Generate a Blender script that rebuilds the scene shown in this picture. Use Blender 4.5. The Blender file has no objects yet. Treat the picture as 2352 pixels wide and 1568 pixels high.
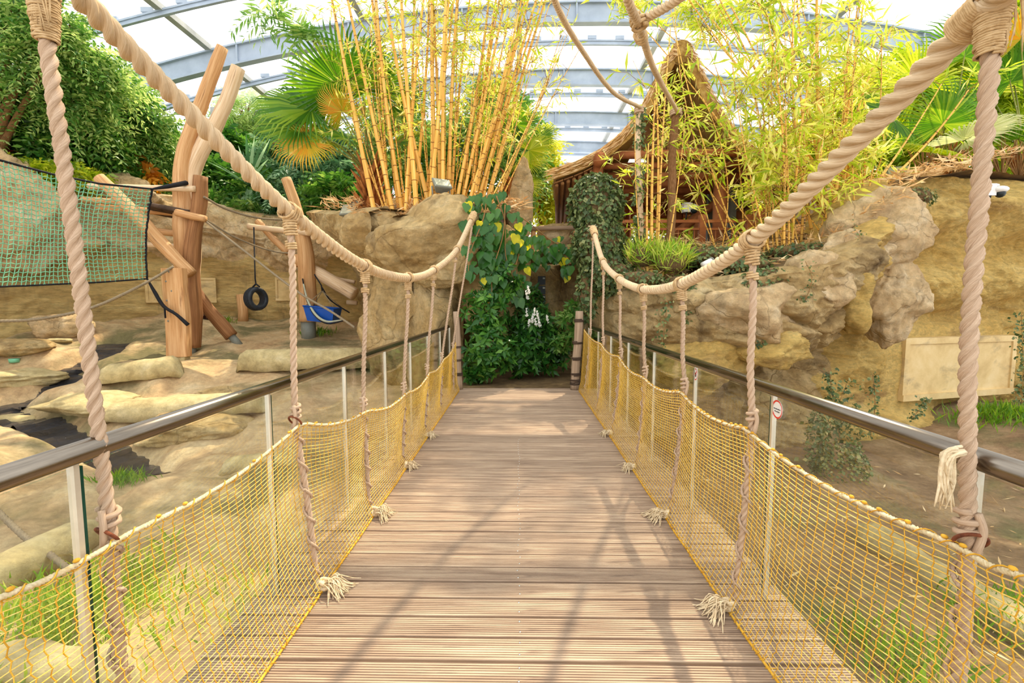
import bpy, math, random
import numpy as np
from mathutils import Vector, Matrix
random.seed(7); RNG = np.random.default_rng(7)
SC = bpy.context.scene; COL = SC.collection
PI = math.pi

# ---------------------------------------------------------------- camera, world, sun, exposure
F_PX = 1075.0; W_PX, H_PX = 2352.0, 1568.0
CAM = Vector((0, 0, 1.55))
PITCH = math.atan(89 / F_PX); YAW = math.atan(16 / F_PX)
cd = bpy.data.cameras.new('camera'); cam = bpy.data.objects.new('camera', cd); COL.objects.link(cam)
cd.sensor_fit = 'HORIZONTAL'; cd.sensor_width = 36.0; cd.lens = F_PX / W_PX * 36.0
cd.clip_start = 0.05; cd.clip_end = 300
cam.location = CAM; cam.rotation_euler = (PI / 2 - PITCH, 0, YAW)
SC.camera = cam
_R = cam.rotation_euler.to_matrix()

world = bpy.data.worlds.new('world'); SC.world = world; world.use_nodes = True
bg = world.node_tree.nodes['Background']
bg.inputs[0].default_value = (0.95, 0.97, 1.0, 1); bg.inputs[1].default_value = 1.65

SUN_DIR = Vector((0.21, 0.53, 0.82)).normalized()          # towards the sun: ahead, slightly right, high
sl = bpy.data.lights.new('sun', 'SUN'); sl.energy = 5.8; sl.angle = 0.012; sl.color = (1.0, 0.85, 0.62)
sun = bpy.data.objects.new('sun', sl); COL.objects.link(sun)
sun.rotation_euler = SUN_DIR.to_track_quat('Z', 'Y').to_euler(); sun.location = (8, 20, 40)

vs = SC.view_settings
vs.view_transform = 'Standard'; vs.look = 'None'; vs.gamma = 1.0; vs.use_curve_mapping = False
vs.exposure = 0.38
try:
    cy = SC.cycles
    cy.max_bounces = 8; cy.diffuse_bounces = 4; cy.glossy_bounces = 3; cy.transmission_bounces = 4
    cy.transparent_max_bounces = 12; cy.use_denoising = True
except Exception:
    pass

def at(px, py, Y):
    """world point on the plane y=Y seen at pixel (px, py) of the 2352x1568 frame"""
    d = _R @ Vector(((px - W_PX / 2) / F_PX, -(py - H_PX / 2) / F_PX, -1.0))
    return CAM + d * (Y / d.y)

# ---------------------------------------------------------------- numpy helpers
def A(p): return np.array(p, dtype=float)

def _hash(i, j, k, s):
    h = (i * 374761393 + j * 668265263 + k * 2147483647 + s * 974634777) & 0xFFFFFFFF
    h = ((h ^ (h >> 13)) * 1274126177) & 0xFFFFFFFF
    h = h ^ (h >> 16)
    return (h & 0xFFFFFF) / float(0xFFFFFF)

def vnoise(P, s=0):
    P = np.asarray(P, float); I = np.floor(P).astype(np.int64); Fr = P - I
    U = Fr * Fr * (3 - 2 * Fr); i, j, k = I[..., 0], I[..., 1], I[..., 2]; r = 0
    for a in (0, 1):
        wa = U[..., 0] if a else 1 - U[..., 0]
        for b in (0, 1):
            wb = U[..., 1] if b else 1 - U[..., 1]
            for c in (0, 1):
                wc = U[..., 2] if c else 1 - U[..., 2]
                r = r + wa * wb * wc * _hash(i + a, j + b, k + c, s)
    return r * 2 - 1

def fbm(P, octv=4, s=0, gain=0.5):
    P = np.asarray(P, float); r = 0; a = 1.0
    for o in range(octv):
        r = r + a * vnoise(P * (2 ** o) + 13.7 * o, s + o); a *= gain
    return r

def smooth(x, a, b):
    t = np.clip((np.asarray(x, float) - a) / (b - a), 0, 1); return t * t * (3 - 2 * t)

def blocks(P, n, s, lo, hi, stretch=(1, 1, 1)):
    """worley blocks: (random height per cell, distance to the crack)"""
    r = np.random.default_rng(s); S = lo + (hi - lo) * r.random((n, 3)); h = r.random(n) * 2 - 1
    st = A(stretch); d = np.sqrt((((P[:, None, :] - S[None]) * st) ** 2).sum(-1))
    o = np.argsort(d, axis=1)[:, :2]; ar = np.arange(len(P))
    return h[o[:, 0]], d[ar, o[:, 1]] - d[ar, o[:, 0]]

def catmull(pts, step):
    P = [Vector(p) for p in pts]; P = [P[0] * 2 - P[1]] + P + [P[-1] * 2 - P[-2]]; out = []
    for i in range(1, len(P) - 2):
        a, b, c, d = P[i - 1], P[i], P[i + 1], P[i + 2]
        n = max(2, int((c - b).length / step))
        for k in range(n):
            t = k / n
            out.append(0.5 * ((2 * b) + (c - a) * t + (2 * a - 5 * b + 4 * c - d) * t * t + (3 * b - a - 3 * c + d) * t ** 3))
    out.append(P[-2].copy())
    return A([tuple(p) for p in out])

def frames(path):
    n = len(path); T = np.gradient(path, axis=0); T /= (np.linalg.norm(T, axis=1)[:, None] + 1e-12)
    N = np.zeros_like(T); ref = A((0, 0, 1)) if abs(T[0][2]) < 0.9 else A((0, 1, 0))
    v = ref - T[0] * (ref @ T[0]); N[0] = v / np.linalg.norm(v)
    for i in range(1, n):
        v = N[i - 1] - T[i] * (N[i - 1] @ T[i]); N[i] = v / (np.linalg.norm(v) + 1e-12)
    return T, N, np.cross(T, N)

def grid_faces(n, m, wrap=False, off=0):
    """n rows of m vertices"""
    mm = m if wrap else m - 1
    i = np.repeat(np.arange(n - 1), mm); j = np.tile(np.arange(mm), n - 1); j2 = (j + 1) % m
    return np.stack([i * m + j, i * m + j2, (i + 1) * m + j2, (i + 1) * m + j], 1) + off

def setp(o, label=None, cat=None, group=None, kind=None):
    if label: o['label'] = label
    if cat: o['category'] = cat
    if group: o['group'] = group
    if kind: o['kind'] = kind
    return o

class MB:
    """collects shapes, then links them as ONE mesh object"""
    def __init__(s): s.V = []; s.F = []; s.n = 0; s.T = []; s.R = []
    def add(s, V, F, tint=None, ruv=None):
        V = np.asarray(V, float).reshape(-1, 3)
        if not isinstance(F, list): F = [F]
        for f in F: s.F.append(np.asarray(f, dtype=np.int64) + s.n)
        s.V.append(V); s.n += len(V)
        s.T.append(np.zeros(len(V)) if tint is None else np.asarray(tint, float) * np.ones(len(V)))
        s.R.append(V if ruv is None else ruv)
        return s
    def tube(s, pts, r, n=8, cap=True, tint=None, step=None, wob=0, seed=0):
        P = catmull(pts, step) if step else A([tuple(p) for p in pts])
        r = np.interp(np.linspace(0, 1, len(P)), np.linspace(0, 1, len(np.atleast_1d(r))), np.atleast_1d(r)) if np.ndim(r) else np.full(len(P), r)
        T, N, B = frames(P); a = np.arange(n) * 2 * PI / n
        V = P[:, None, :] + r[:, None, None] * (np.cos(a)[None, :, None] * N[:, None, :] + np.sin(a)[None, :, None] * B[:, None, :])
        if wob:
            nz = fbm(V.reshape(-1, 3) * (0.35 / max(r.max(), 1e-4)), 3, seed).reshape(V.shape[:2])
            V = P[:, None, :] + (V - P[:, None, :]) * (1 + wob * nz)[..., None]
        L = np.concatenate([[0], np.cumsum(np.linalg.norm(np.diff(P, axis=0), axis=1))])
        ruv = np.stack([np.tile(np.cos(a), (len(P), 1)), np.tile(np.sin(a), (len(P), 1)), np.repeat(L[:, None], n, 1)], -1).reshape(-1, 3)
        F = [grid_faces(len(P), n, True)]
        if cap:
            F.append(np.arange(n)[::-1][None]); F.append((np.arange(n) + (len(P) - 1) * n)[None])
        return s.add(V.reshape(-1, 3), F, tint, ruv)
    def box(s, c, size, rot=None, taper=1.0):
        x, y, z = [q / 2 for q in size]
        V = A([(-x, -y, -z), (x, -y, -z), (x, y, -z), (-x, y, -z), (-x * taper, -y * taper, z), (x * taper, -y * taper, z), (x * taper, y * taper, z), (-x * taper, y * taper, z)])
        if rot is not None: V = V @ A(rot).T
        return s.add(V + A(tuple(c)), A([(0, 3, 2, 1), (4, 5, 6, 7), (0, 1, 5, 4), (1, 2, 6, 5), (2, 3, 7, 6), (3, 0, 4, 7)]).astype(int))
    def ball(s, c, r, n=10, m=7, rot=None):
        r = A(r) * np.ones(3); th = np.linspace(0, PI, m); ph = np.arange(n) * 2 * PI / n
        V = np.stack([np.outer(np.sin(th), np.cos(ph)), np.outer(np.sin(th), np.sin(ph)), np.repeat(np.cos(th)[:, None], n, 1)], -1).reshape(-1, 3) * r
        if rot is not None: V = V @ A(rot).T
        return s.add(V + A(tuple(c)), grid_faces(m, n, True)[:, ::-1])
    def torus(s, c, R, r, axis=(0, 0, 1), n=24, m=8, squash=1.0):
        q = A(Vector(axis).to_track_quat('Z', 'Y').to_matrix())
        a = np.arange(n) * 2 * PI / n; b = np.arange(m) * 2 * PI / m
        rr = R + r * np.cos(b)[None, :]
        V = np.stack([rr * np.cos(a)[:, None], rr * np.sin(a)[:, None] * squash, np.tile(r * np.sin(b), (n, 1))], -1).reshape(-1, 3) @ q.T
        i = np.repeat(np.arange(n), m); j = np.tile(np.arange(m), n)
        F = np.stack([i * m + j, ((i + 1) % n) * m + j, ((i + 1) % n) * m + (j + 1) % m, i * m + (j + 1) % m], 1)
        return s.add(V + A(tuple(c)), F)
    def rope(s, pts, R, pitch, sides=15, step=None, hand=1, lobe=0.2, resample=True):
        """three-strand laid rope swept along a path"""
        step = step or pitch / 9
        P = catmull(pts, step) if resample else A(pts)
        L = np.concatenate([[0], np.cumsum(np.linalg.norm(np.diff(P, axis=0), axis=1))])
        T, N, B = frames(P); a = np.arange(sides) * 2 * PI / sides; tw = hand * 2 * PI * L / pitch
        k = np.abs((a + PI / 3) % (2 * PI / 3) - PI / 3); dl = 0.49 * R * lobe / 0.2; rh = R - dl      # outline of three round strands
        rad = dl * np.cos(k) + np.sqrt(np.maximum(rh * rh - (dl * np.sin(k)) ** 2, 1e-12))
        ang = a[None, :] + tw[:, None]
        V = P[:, None, :] + (rad[None, :] * np.cos(ang))[..., None] * N[:, None, :] + (rad[None, :] * np.sin(ang))[..., None] * B[:, None, :]
        V = V + (fbm(V.reshape(-1, 3) * 9, 2, 5).reshape(V.shape[:2]) * R * 0.05)[..., None] * N[:, None, :]
        ruv = np.stack([np.tile(np.cos(a), (len(P), 1)), np.tile(np.sin(a), (len(P), 1)), np.repeat(L[:, None], sides, 1)], -1).reshape(-1, 3)
        return s.add(V.reshape(-1, 3), [grid_faces(len(P), sides, True), np.arange(sides)[::-1][None], (np.arange(sides) + (len(P) - 1) * sides)[None]], None, ruv)
    def coil(s, c0, c1, R, r, turns, n=6, jit=0.0, seed=0, R1=None):
        """a cord wound around the axis c0-c1"""
        c0, c1 = Vector(c0), Vector(c1); ax = (c1 - c0).normalized()
        u = ax.orthogonal().normalized(); v = ax.cross(u); rnd = random.Random(seed); pts = []
        k = int(turns * 12); R1 = R if R1 is None else R1; ph = rnd.random() * 6.28
        for i in range(k + 1):
            t = i / k; a = ph + t * turns * 2 * PI; rr = R + (R1 - R) * t + jit * R * (rnd.random() - .5)
            pts.append(c0.lerp(c1, t) + (u * math.cos(a) + v * math.sin(a)) * rr)
        return s.tube(pts, r, n)
    def mesh(s, name, mat, smooth=True):
        me = bpy.data.meshes.new(name)
        V = np.concatenate(s.V); me.vertices.add(len(V)); me.vertices.foreach_set('co', V.astype(np.float32).ravel())
        loops = np.concatenate([f.ravel() for f in s.F]); tot = np.concatenate([np.full(len(f), f.shape[1]) for f in s.F])
        me.loops.add(len(loops)); me.loops.foreach_set('vertex_index', loops.astype(np.int32))
        me.polygons.add(len(tot)); st = np.concatenate([[0], np.cumsum(tot)[:-1]])
        me.polygons.foreach_set('loop_start', st.astype(np.int32))
        me.polygons.foreach_set('use_smooth', np.full(len(tot), bool(smooth)))
        a = me.attributes.new('tint', 'FLOAT', 'POINT'); a.data.foreach_set('value', np.concatenate(s.T).astype(np.float32))
        a = me.attributes.new('ruv', 'FLOAT_VECTOR', 'POINT'); a.data.foreach_set('vector', np.concatenate(s.R).astype(np.float32).ravel())
        me.update(calc_edges=True); me.validate()
        if mat: me.materials.append(mat)
        return me
    def build(s, name, mat, parent=None, smooth=True, label=None, cat=None, group=None, kind=None):
        o = bpy.data.objects.new(name, s.mesh(name, mat, smooth)); COL.objects.link(o)
        if parent is not None:
            o.parent = parent; o.matrix_parent_inverse = parent.matrix_basis.inverted()
        return setp(o, label, cat, group, kind)

def empty(name, loc=(0, 0, 0), label=None, cat=None, group=None, kind=None):
    o = bpy.data.objects.new(name, None); COL.objects.link(o); o.location = loc; o.empty_display_size = 0.1
    return setp(o, label, cat, group, kind)

def inst(name, me, parent, mw):
    """another object on a shared mesh, placed in world space by matrix mw"""
    o = bpy.data.objects.new(name, me); COL.objects.link(o); o.parent = parent
    o.matrix_parent_inverse = parent.matrix_basis.inverted(); o.matrix_basis = mw
    return o

def basis(loc, fwd, up, s=1.0):
    """matrix with local Y along fwd and local Z near up"""
    y = Vector(fwd).normalized(); z = Vector(up); z = (z - y * z.dot(y)).normalized(); x = y.cross(z)
    m = Matrix((x, y, z)).transposed().to_4x4()
    return Matrix.Translation(loc) @ m @ Matrix.Diagonal((s, s, s, 1))

# ---------------------------------------------------------------- materials
def lin(c):
    return tuple((v / 255 / 12.92 if v / 255 <= 0.04045 else ((v / 255 + 0.055) / 1.055) ** 2.4) for v in c) + (1,)

def _new(name):
    m = bpy.data.materials.new(name); m.use_nodes = True; nt = m.node_tree
    return m, nt, nt.nodes['Principled BSDF'], nt.nodes['Material Output']

def ramp(nt, cols, fac):
    r = nt.nodes.new('ShaderNodeValToRGB'); e = r.color_ramp.elements
    while len(e) < len(cols): e.new(0.5)
    for el, (p, c) in zip(e, cols): el.position = p; el.color = lin(c)
    nt.links.new(fac, r.inputs[0]); return r.outputs[0]

def coords(nt, coord, stretch):
    if coord == 'Object':
        t = nt.nodes.new('ShaderNodeTexCoord').outputs['Object']
    else:
        n = nt.nodes.new('ShaderNodeAttribute'); n.attribute_name = coord; t = n.outputs['Vector']
    mp = nt.nodes.new('ShaderNodeMapping'); mp.inputs['Scale'].default_value = stretch
    nt.links.new(t, mp.inputs[0]); return mp

def noise(nt, vec, scale, detail=6, rough=0.6, dist=0.0):
    n = nt.nodes.new('ShaderNodeTexNoise'); n.inputs['Scale'].default_value = scale; n.inputs['Detail'].default_value = detail
    n.inputs['Roughness'].default_value = rough; n.inputs['Distortion'].default_value = dist
    nt.links.new(vec, n.inputs['Vector']); return n.outputs['Fac']

def surf(name, cols, scale=3, rough=0.85, bump=0.3, bscale=20, metal=0, coord='Object', stretch=(1, 1, 1), dist=0.3, bdist=0.02,
         second=None, rand=0.0, spec=0.3, crack=None, grain=None):
    """noise-coloured surface; second = (colour, scale, lo, hi, stretch) lays patches of another colour of the thing itself"""
    m, nt, b, out = _new(name); L = nt.links
    mp = coords(nt, coord, stretch); vec = mp.outputs[0]
    if rand:
        oi = nt.nodes.new('ShaderNodeObjectInfo'); mul = nt.nodes.new('ShaderNodeMath'); mul.operation = 'MULTIPLY'; mul.inputs[1].default_value = 50
        L.new(oi.outputs['Random'], mul.inputs[0]); L.new(mul.outputs[0], mp.inputs['Location'])
    c = ramp(nt, cols, noise(nt, vec, scale, 7, 0.62, dist))
    if second:
        col2, s2, lo, hi, st2 = second
        mp2 = coords(nt, coord, st2); f = noise(nt, mp2.outputs[0], s2, 5, 0.6, 0.4)
        mr = nt.nodes.new('ShaderNodeMapRange'); mr.inputs[1].default_value = lo; mr.inputs[2].default_value = hi; L.new(f, mr.inputs[0])
        mx = nt.nodes.new('ShaderNodeMix'); mx.data_type = 'RGBA'; L.new(mr.outputs[0], mx.inputs[0]); L.new(c, mx.inputs[6]); mx.inputs[7].default_value = lin(col2)
        c = mx.outputs[2]
    if grain:
        gs, glo, ghi = grain; gf = noise(nt, vec, gs, 6, 0.75, 0.2); gm = nt.nodes.new('ShaderNodeMapRange'); gm.inputs[1].default_value = 0.36; gm.inputs[2].default_value = 0.62
        gm.inputs[3].default_value = glo; gm.inputs[4].default_value = ghi; L.new(gf, gm.inputs[0]); gh = nt.nodes.new('ShaderNodeHueSaturation'); L.new(gm.outputs[0], gh.inputs['Value']); L.new(c, gh.inputs['Color']); c = gh.outputs[0]
    cf = None
    if crack:
        wn = nt.nodes.new('ShaderNodeTexNoise'); wn.inputs['Scale'].default_value = crack * 1.7; wn.inputs['Detail'].default_value = 4; L.new(vec, wn.inputs['Vector'])
        wm = nt.nodes.new('ShaderNodeMix'); wm.data_type = 'RGBA'; wm.blend_type = 'ADD'; wm.inputs[0].default_value = 0.55; L.new(vec, wm.inputs[6]); L.new(wn.outputs['Color'], wm.inputs[7])
        vo = nt.nodes.new('ShaderNodeTexVoronoi'); vo.feature = 'DISTANCE_TO_EDGE'; vo.inputs['Scale'].default_value = crack; L.new(wm.outputs[2], vo.inputs['Vector'])
        mk = nt.nodes.new('ShaderNodeMapRange'); mk.inputs[1].default_value = 0.0; mk.inputs[2].default_value = 0.02; mk.inputs[3].default_value = 0.86; mk.inputs[4].default_value = 1.0; L.new(vo.outputs[0], mk.inputs[0]); cf = mk.outputs[0]
        hv = nt.nodes.new('ShaderNodeHueSaturation'); L.new(cf, hv.inputs['Value']); L.new(c, hv.inputs['Color']); c = hv.outputs[0]
    if rand:
        hs = nt.nodes.new('ShaderNodeHueSaturation'); mr2 = nt.nodes.new('ShaderNodeMapRange'); mr2.inputs[3].default_value = 1 - rand; mr2.inputs[4].default_value = 1 + rand
        L.new(oi.outputs['Random'], mr2.inputs[0]); L.new(mr2.outputs[0], hs.inputs['Value']); L.new(c, hs.inputs['Color']); c = hs.outputs[0]
    L.new(c, b.inputs['Base Color'])
    b.inputs['Roughness'].default_value = rough; b.inputs['Metallic'].default_value = metal
    if 'Specular IOR Level' in b.inputs: b.inputs['Specular IOR Level'].default_value = spec
    if bump:
        bp = nt.nodes.new('ShaderNodeBump'); bp.inputs['Strength'].default_value = bump; bp.inputs['Distance'].default_value = bdist
        hgt = noise(nt, vec, bscale, 9, 0.72)
        if cf is not None:
            am = nt.nodes.new('ShaderNodeMath'); am.operation = 'ADD'; sc2 = nt.nodes.new('ShaderNodeMath'); sc2.operation = 'MULTIPLY'; sc2.inputs[1].default_value = 1.2; L.new(cf, sc2.inputs[0]); L.new(hgt, am.inputs[0]); L.new(sc2.outputs[0], am.inputs[1]); hgt = am.outputs[0]
        L.new(hgt, bp.inputs['Height']); L.new(bp.outputs[0], b.inputs['Normal'])
    return m

def leafmat(name, cols, trans=0.4, rough=0.45):
    m, nt, b, out = _new(name); L = nt.links
    a = nt.nodes.new('ShaderNodeAttribute'); a.attribute_name = 'tint'
    oi = nt.nodes.new('ShaderNodeObjectInfo'); ad = nt.nodes.new('ShaderNodeMath'); ad.operation = 'ADD'
    ml = nt.nodes.new('ShaderNodeMath'); ml.operation = 'MULTIPLY'; ml.inputs[1].default_value = 0.25
    L.new(oi.outputs['Random'], ml.inputs[0]); L.new(a.outputs['Fac'], ad.inputs[0]); L.new(ml.outputs[0], ad.inputs[1])
    c = ramp(nt, cols, ad.outputs[0])
    L.new(c, b.inputs['Base Color']); b.inputs['Roughness'].default_value = rough
    if 'Specular IOR Level' in b.inputs: b.inputs['Specular IOR Level'].default_value = 0.35
    tr = nt.nodes.new('ShaderNodeBsdfTranslucent'); hs = nt.nodes.new('ShaderNodeHueSaturation')
    hs.inputs['Hue'].default_value = 0.487; hs.inputs['Value'].default_value = 1.6; hs.inputs['Saturation'].default_value = 1.05
    L.new(c, hs.inputs['Color']); L.new(hs.outputs[0], tr.inputs[0])
    mx = nt.nodes.new('ShaderNodeMixShader'); mx.inputs[0].default_value = trans
    L.new(b.outputs[0], mx.inputs[1]); L.new(tr.outputs[0], mx.inputs[2]); L.new(mx.outputs[0], out.inputs['Surface'])
    return m

def glassmat(name, tint, refl=0.9):
    m, nt, b, out = _new(name); L = nt.links; nt.nodes.remove(b)
    t = nt.nodes.new('ShaderNodeBsdfTransparent'); t.inputs[0].default_value = tint
    g = nt.nodes.new('ShaderNodeBsdfGlossy'); g.inputs['Roughness'].default_value = 0.02; g.inputs[0].default_value = (refl, refl, refl, 1)
    fr = nt.nodes.new('ShaderNodeFresnel'); geo = nt.nodes.new('ShaderNodeNewGeometry')
    mr = nt.nodes.new('ShaderNodeMapRange'); mr.inputs[3].default_value = 1.5; mr.inputs[4].default_value = 1 / 1.5
    L.new(geo.outputs['Backfacing'], mr.inputs[0]); L.new(mr.outputs[0], fr.inputs[0])
    mx = nt.nodes.new('ShaderNodeMixShader'); L.new(fr.outputs[0], mx.inputs[0]); L.new(t.outputs[0], mx.inputs[1]); L.new(g.outputs[0], mx.inputs[2])
    L.new(mx.outputs[0], out.inputs['Surface']); return m

def roofmat(name):
    m, nt, b, out = _new(name); L = nt.links; nt.nodes.remove(b)
    t = nt.nodes.new('ShaderNodeBsdfTransparent'); t.inputs[0].default_value = (0.94, 0.95, 0.96, 1)
    g = nt.nodes.new('ShaderNodeBsdfTranslucent'); g.inputs[0].default_value = (0.9, 0.92, 0.94, 1)
    mx = nt.nodes.new('ShaderNodeMixShader'); mx.inputs[0].default_value = 0.15
    L.new(t.outputs[0], mx.inputs[1]); L.new(g.outputs[0], mx.inputs[2]); L.new(mx.outputs[0], out.inputs['Surface']); return m

def flat(name, c, rough=0.6, metal=0.0):
    return surf(name, [(0.3, tuple(v * 0.88 for v in c)), (0.7, c)], 8, rough, 0.08, 60, metal)

M = {}
M['rope'] = surf('sisal_rope', [(0.25, (164, 134, 108)), (0.5, (202, 172, 142)), (0.75, (226, 202, 174))], 2.2, 0.95, 0.55, 6, coord='ruv', stretch=(5, 5, 9), bdist=0.006, spec=0.1,
                 second=((150, 116, 92), 5, 0.60, 0.78, (1, 1, 3)))
M['cable'] = surf('sisal_cable', [(0.25, (184, 152, 112)), (0.5, (218, 190, 150)), (0.75, (238, 218, 186))], 2.0, 0.95, 0.6, 6, coord='ruv', stretch=(7, 7, 10), bdist=0.006, spec=0.1,
                  second=((150, 116, 82), 6, 0.62, 0.8, (1, 1, 3)))
M['twine'] = surf('twine', [(0.3, (176, 140, 92)), (0.7, (226, 196, 150))], 30, 0.95, 0.5, 200, spec=0.1)
M['frayed'] = surf('frayed_fibre', [(0.3, (190, 164, 124)), (0.7, (238, 220, 184))], 40, 0.95, 0.3, 200, spec=0.1)
M['net'] = surf('yellow_net_cord', [(0.3, (178, 122, 22)), (0.55, (216, 164, 48)), (0.8, (240, 200, 92))], 25, 0.8, 0.2, 200)
M['netrow'] = surf('yellow_net_row_cord', [(0.3, (222, 176, 66)), (0.55, (240, 204, 104)), (0.8, (248, 224, 150))], 25, 0.8, 0.2, 200)
M['netedge'] = surf('net_edge_rope', [(0.3, (206, 178, 120)), (0.7, (240, 226, 190))], 40, 0.9, 0.4, 200)
M['plank'] = surf('weathered_decking', [(0.2, (118, 94, 76)), (0.5, (168, 144, 120)), (0.8, (202, 180, 152))], 3.0, 0.75, 0.35, 25, stretch=(0.6, 9, 9), bdist=0.004, rand=0.10,
                  second=((112, 92, 78), 5.0, 0.58, 0.75, (0.5, 5, 5)))
M['beam'] = surf('dark_bearer', [(0.3, (58, 44, 34)), (0.7, (96, 76, 60))], 5, 0.9, 0.3, 30)
M['screw'] = flat('screw_steel', (226, 224, 218), 0.3, 0.8)
M['steel'] = surf('brushed_steel', [(0.3, (100, 92, 82)), (0.7, (140, 130, 116))], 3, 0.2, 0.05, 80, 1.0, stretch=(20, 1, 20))
M['satin'] = surf('satin_steel', [(0.3, (190, 180, 160)), (0.7, (226, 216, 196))], 3, 0.35, 0.03, 80, 0.5)
M['glass'] = glassmat('clear_glass', (0.93, 0.95, 0.94, 1))
M['glassedge'] = surf('green_glass_edge', [(0.3, (8, 44, 34)), (0.7, (18, 70, 54))], 3, 0.1, 0)
M['rust'] = surf('rusty_iron', [(0.3, (84, 44, 26)), (0.7, (150, 86, 56))], 40, 0.8, 0.4, 100, 0.3)
M['rock'] = surf('sand_rock', [(0.2, (150, 116, 70)), (0.42, (202, 168, 110)), (0.6, (224, 194, 138)), (0.8, (238, 216, 168))], 1.8, 0.92, 1.0, 3.5, bdist=0.16, second=((118, 94, 62), 1.3, 0.54, 0.72, (1, 1, 0.5)), crack=0.9, grain=(7, .72, 1.08))
M['rockgrey'] = surf('pale_rock', [(0.2, (176, 138, 92)), (0.5, (220, 188, 138)), (0.8, (240, 220, 182))], 2.2, 0.92, 1.0, 4, bdist=0.12, second=((176, 150, 108), 1.9, 0.55, 0.75, (1, 1, 1)), crack=1.3, grain=(8, .74, 1.08))
M['ochre'] = surf('ochre_render_rock', [(0.15, (164, 120, 54)), (0.35, (226, 184, 98)), (0.6, (244, 208, 124)), (0.85, (252, 228, 164))], 1.5, 0.95, 1.0, 9, bdist=0.12, stretch=(0.7, 0.7, 1.4), second=((172, 130, 78), 1.0, 0.58, 0.74, (0.5, 0.5, 1.6)), grain=(10, .7, 1.08))
M['plaster'] = surf('banded_wall', [(0.2, (174, 140, 84)), (0.45, (218, 184, 116)), (0.65, (236, 206, 136)), (0.85, (242, 222, 170))], 1.2, 0.95, 1.0, 9, bdist=0.12, stretch=(0.35, 0.35, 1.5), second=((130, 108, 78), 0.55, 0.54, 0.7, (1.2, 1.2, 0.14)), grain=(7, .75, 1.12))
M['sand'] = surf('sandy_soil', [(0.2, (172, 134, 92)), (0.45, (212, 178, 130)), (0.62, (226, 198, 150)), (0.85, (238, 220, 182))], 1.6, 0.97, 0.9, 7, bdist=0.06, second=((132, 122, 82), 0.55, 0.47, 0.62, (1, 1, 1)), grain=(9, .70, .98))
M['brownsoil'] = surf('brown_soil', [(0.2, (104, 80, 54)), (0.5, (150, 120, 86)), (0.8, (184, 156, 118))], 2.0, 0.97, 0.9, 8, bdist=0.05, second=((120, 116, 74), 0.7, 0.52, 0.66, (1, 1, 1)), grain=(12, .75, 1.1))
M['soil'] = surf('dark_leafy_soil', [(0.25, (72, 54, 34)), (0.6, (120, 96, 62)), (0.85, (176, 150, 100))], 4, 0.97, 0.6, 20)
M['curb'] = surf('cast_log_curb', [(0.2, (158, 138, 92)), (0.5, (202, 182, 130)), (0.8, (224, 208, 164))], 2.5, 0.9, 0.9, 6, bdist=0.05, grain=(9, .74, 1.02))
M['log'] = surf('stripped_log', [(0.2, (146, 98, 58)), (0.45, (198, 148, 96)), (0.7, (222, 180, 130)), (0.9, (238, 208, 166))], 2.0, 0.7, 0.4, 5, coord='ruv', stretch=(2.2, 2.2, 0.5), bdist=0.02, second=((120, 74, 42), 2.2, 0.60, 0.75, (1.5, 1.5, 0.35)))
M['darklog'] = surf('brown_log', [(0.2, (96, 62, 36)), (0.5, (146, 100, 60)), (0.8, (184, 136, 88))], 2.0, 0.75, 0.4, 5, coord='ruv', stretch=(2.2, 2.2, 0.5), bdist=0.02)
M['palelog'] = surf('pale_log', [(0.2, (176, 140, 102)), (0.5, (222, 190, 150)), (0.8, (240, 222, 194))], 2.0, 0.75, 0.4, 5, coord='ruv', stretch=(2.2, 2.2, 0.5), bdist=0.02, second=((150, 108, 72), 2.2, 0.6, 0.75, (1.5, 1.5, 0.35)))
M['greylog'] = surf('weathered_log', [(0.2, (112, 90, 72)), (0.5, (164, 138, 112)), (0.8, (198, 176, 148))], 2.0, 0.85, 0.4, 6, coord='ruv', stretch=(2.5, 2.5, 0.6), bdist=0.02)
M['hutwood'] = surf('hut_timber', [(0.2, (112, 60, 30)), (0.5, (164, 96, 52)), (0.8, (200, 132, 80))], 2.0, 0.7, 0.25, 8, stretch=(1, 1, 1))
M['hutboard'] = surf('hut_boards', [(0.2, (104, 66, 34)), (0.6, (150, 104, 58)), (0.9, (184, 134, 80))], 3.0, 0.8, 0.25, 8, stretch=(3, 0.3, 3))
M['thatch'] = surf('reed_thatch', [(0.2, (136, 98, 42)), (0.5, (196, 150, 76)), (0.8, (232, 196, 120))], 6.0, 0.95, 0.9, 30, stretch=(1.2, 6, 1.2), bdist=0.05)
M['girder'] = surf('blue_grey_steel', [(0.3, (156, 168, 184)), (0.7, (180, 192, 206))], 1.5, 0.5, 0.03, 30, 0.0)
M['purlin'] = surf('roof_frame_steel', [(0.3, (150, 152, 148)), (0.7, (188, 188, 180))], 2, 0.5, 0.03, 30)
M['roof'] = roofmat('roof_glazing')
M['rubber'] = surf('tyre_rubber', [(0.3, (28, 32, 38)), (0.7, (52, 58, 66))], 8, 0.55, 0.2, 40)
M['strap'] = flat('black_webbing', (26, 26, 30), 0.8)
M['blue'] = flat('blue_plastic', (20, 84, 178), 0.4)
M['hose'] = flat('canvas_hose', (190, 192, 168), 0.8)
M['thinrope'] = surf('grey_hemp', [(0.3, (112, 98, 78)), (0.7, (170, 152, 122))], 3, 0.95, 0.4, 20, coord='ruv', stretch=(3, 3, 20))
M['greennet'] = flat('green_net_cord', (128, 200, 158), 0.7)
M['fixture'] = flat('grey_fixture', (134, 136, 124), 0.5)
M['lens'] = surf('lamp_glass', [(0.3, (150, 150, 128)), (0.7, (196, 196, 170))], 5, 0.15, 0.1, 30)
M['white'] = flat('white_plastic', (236, 234, 228), 0.4)
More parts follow.
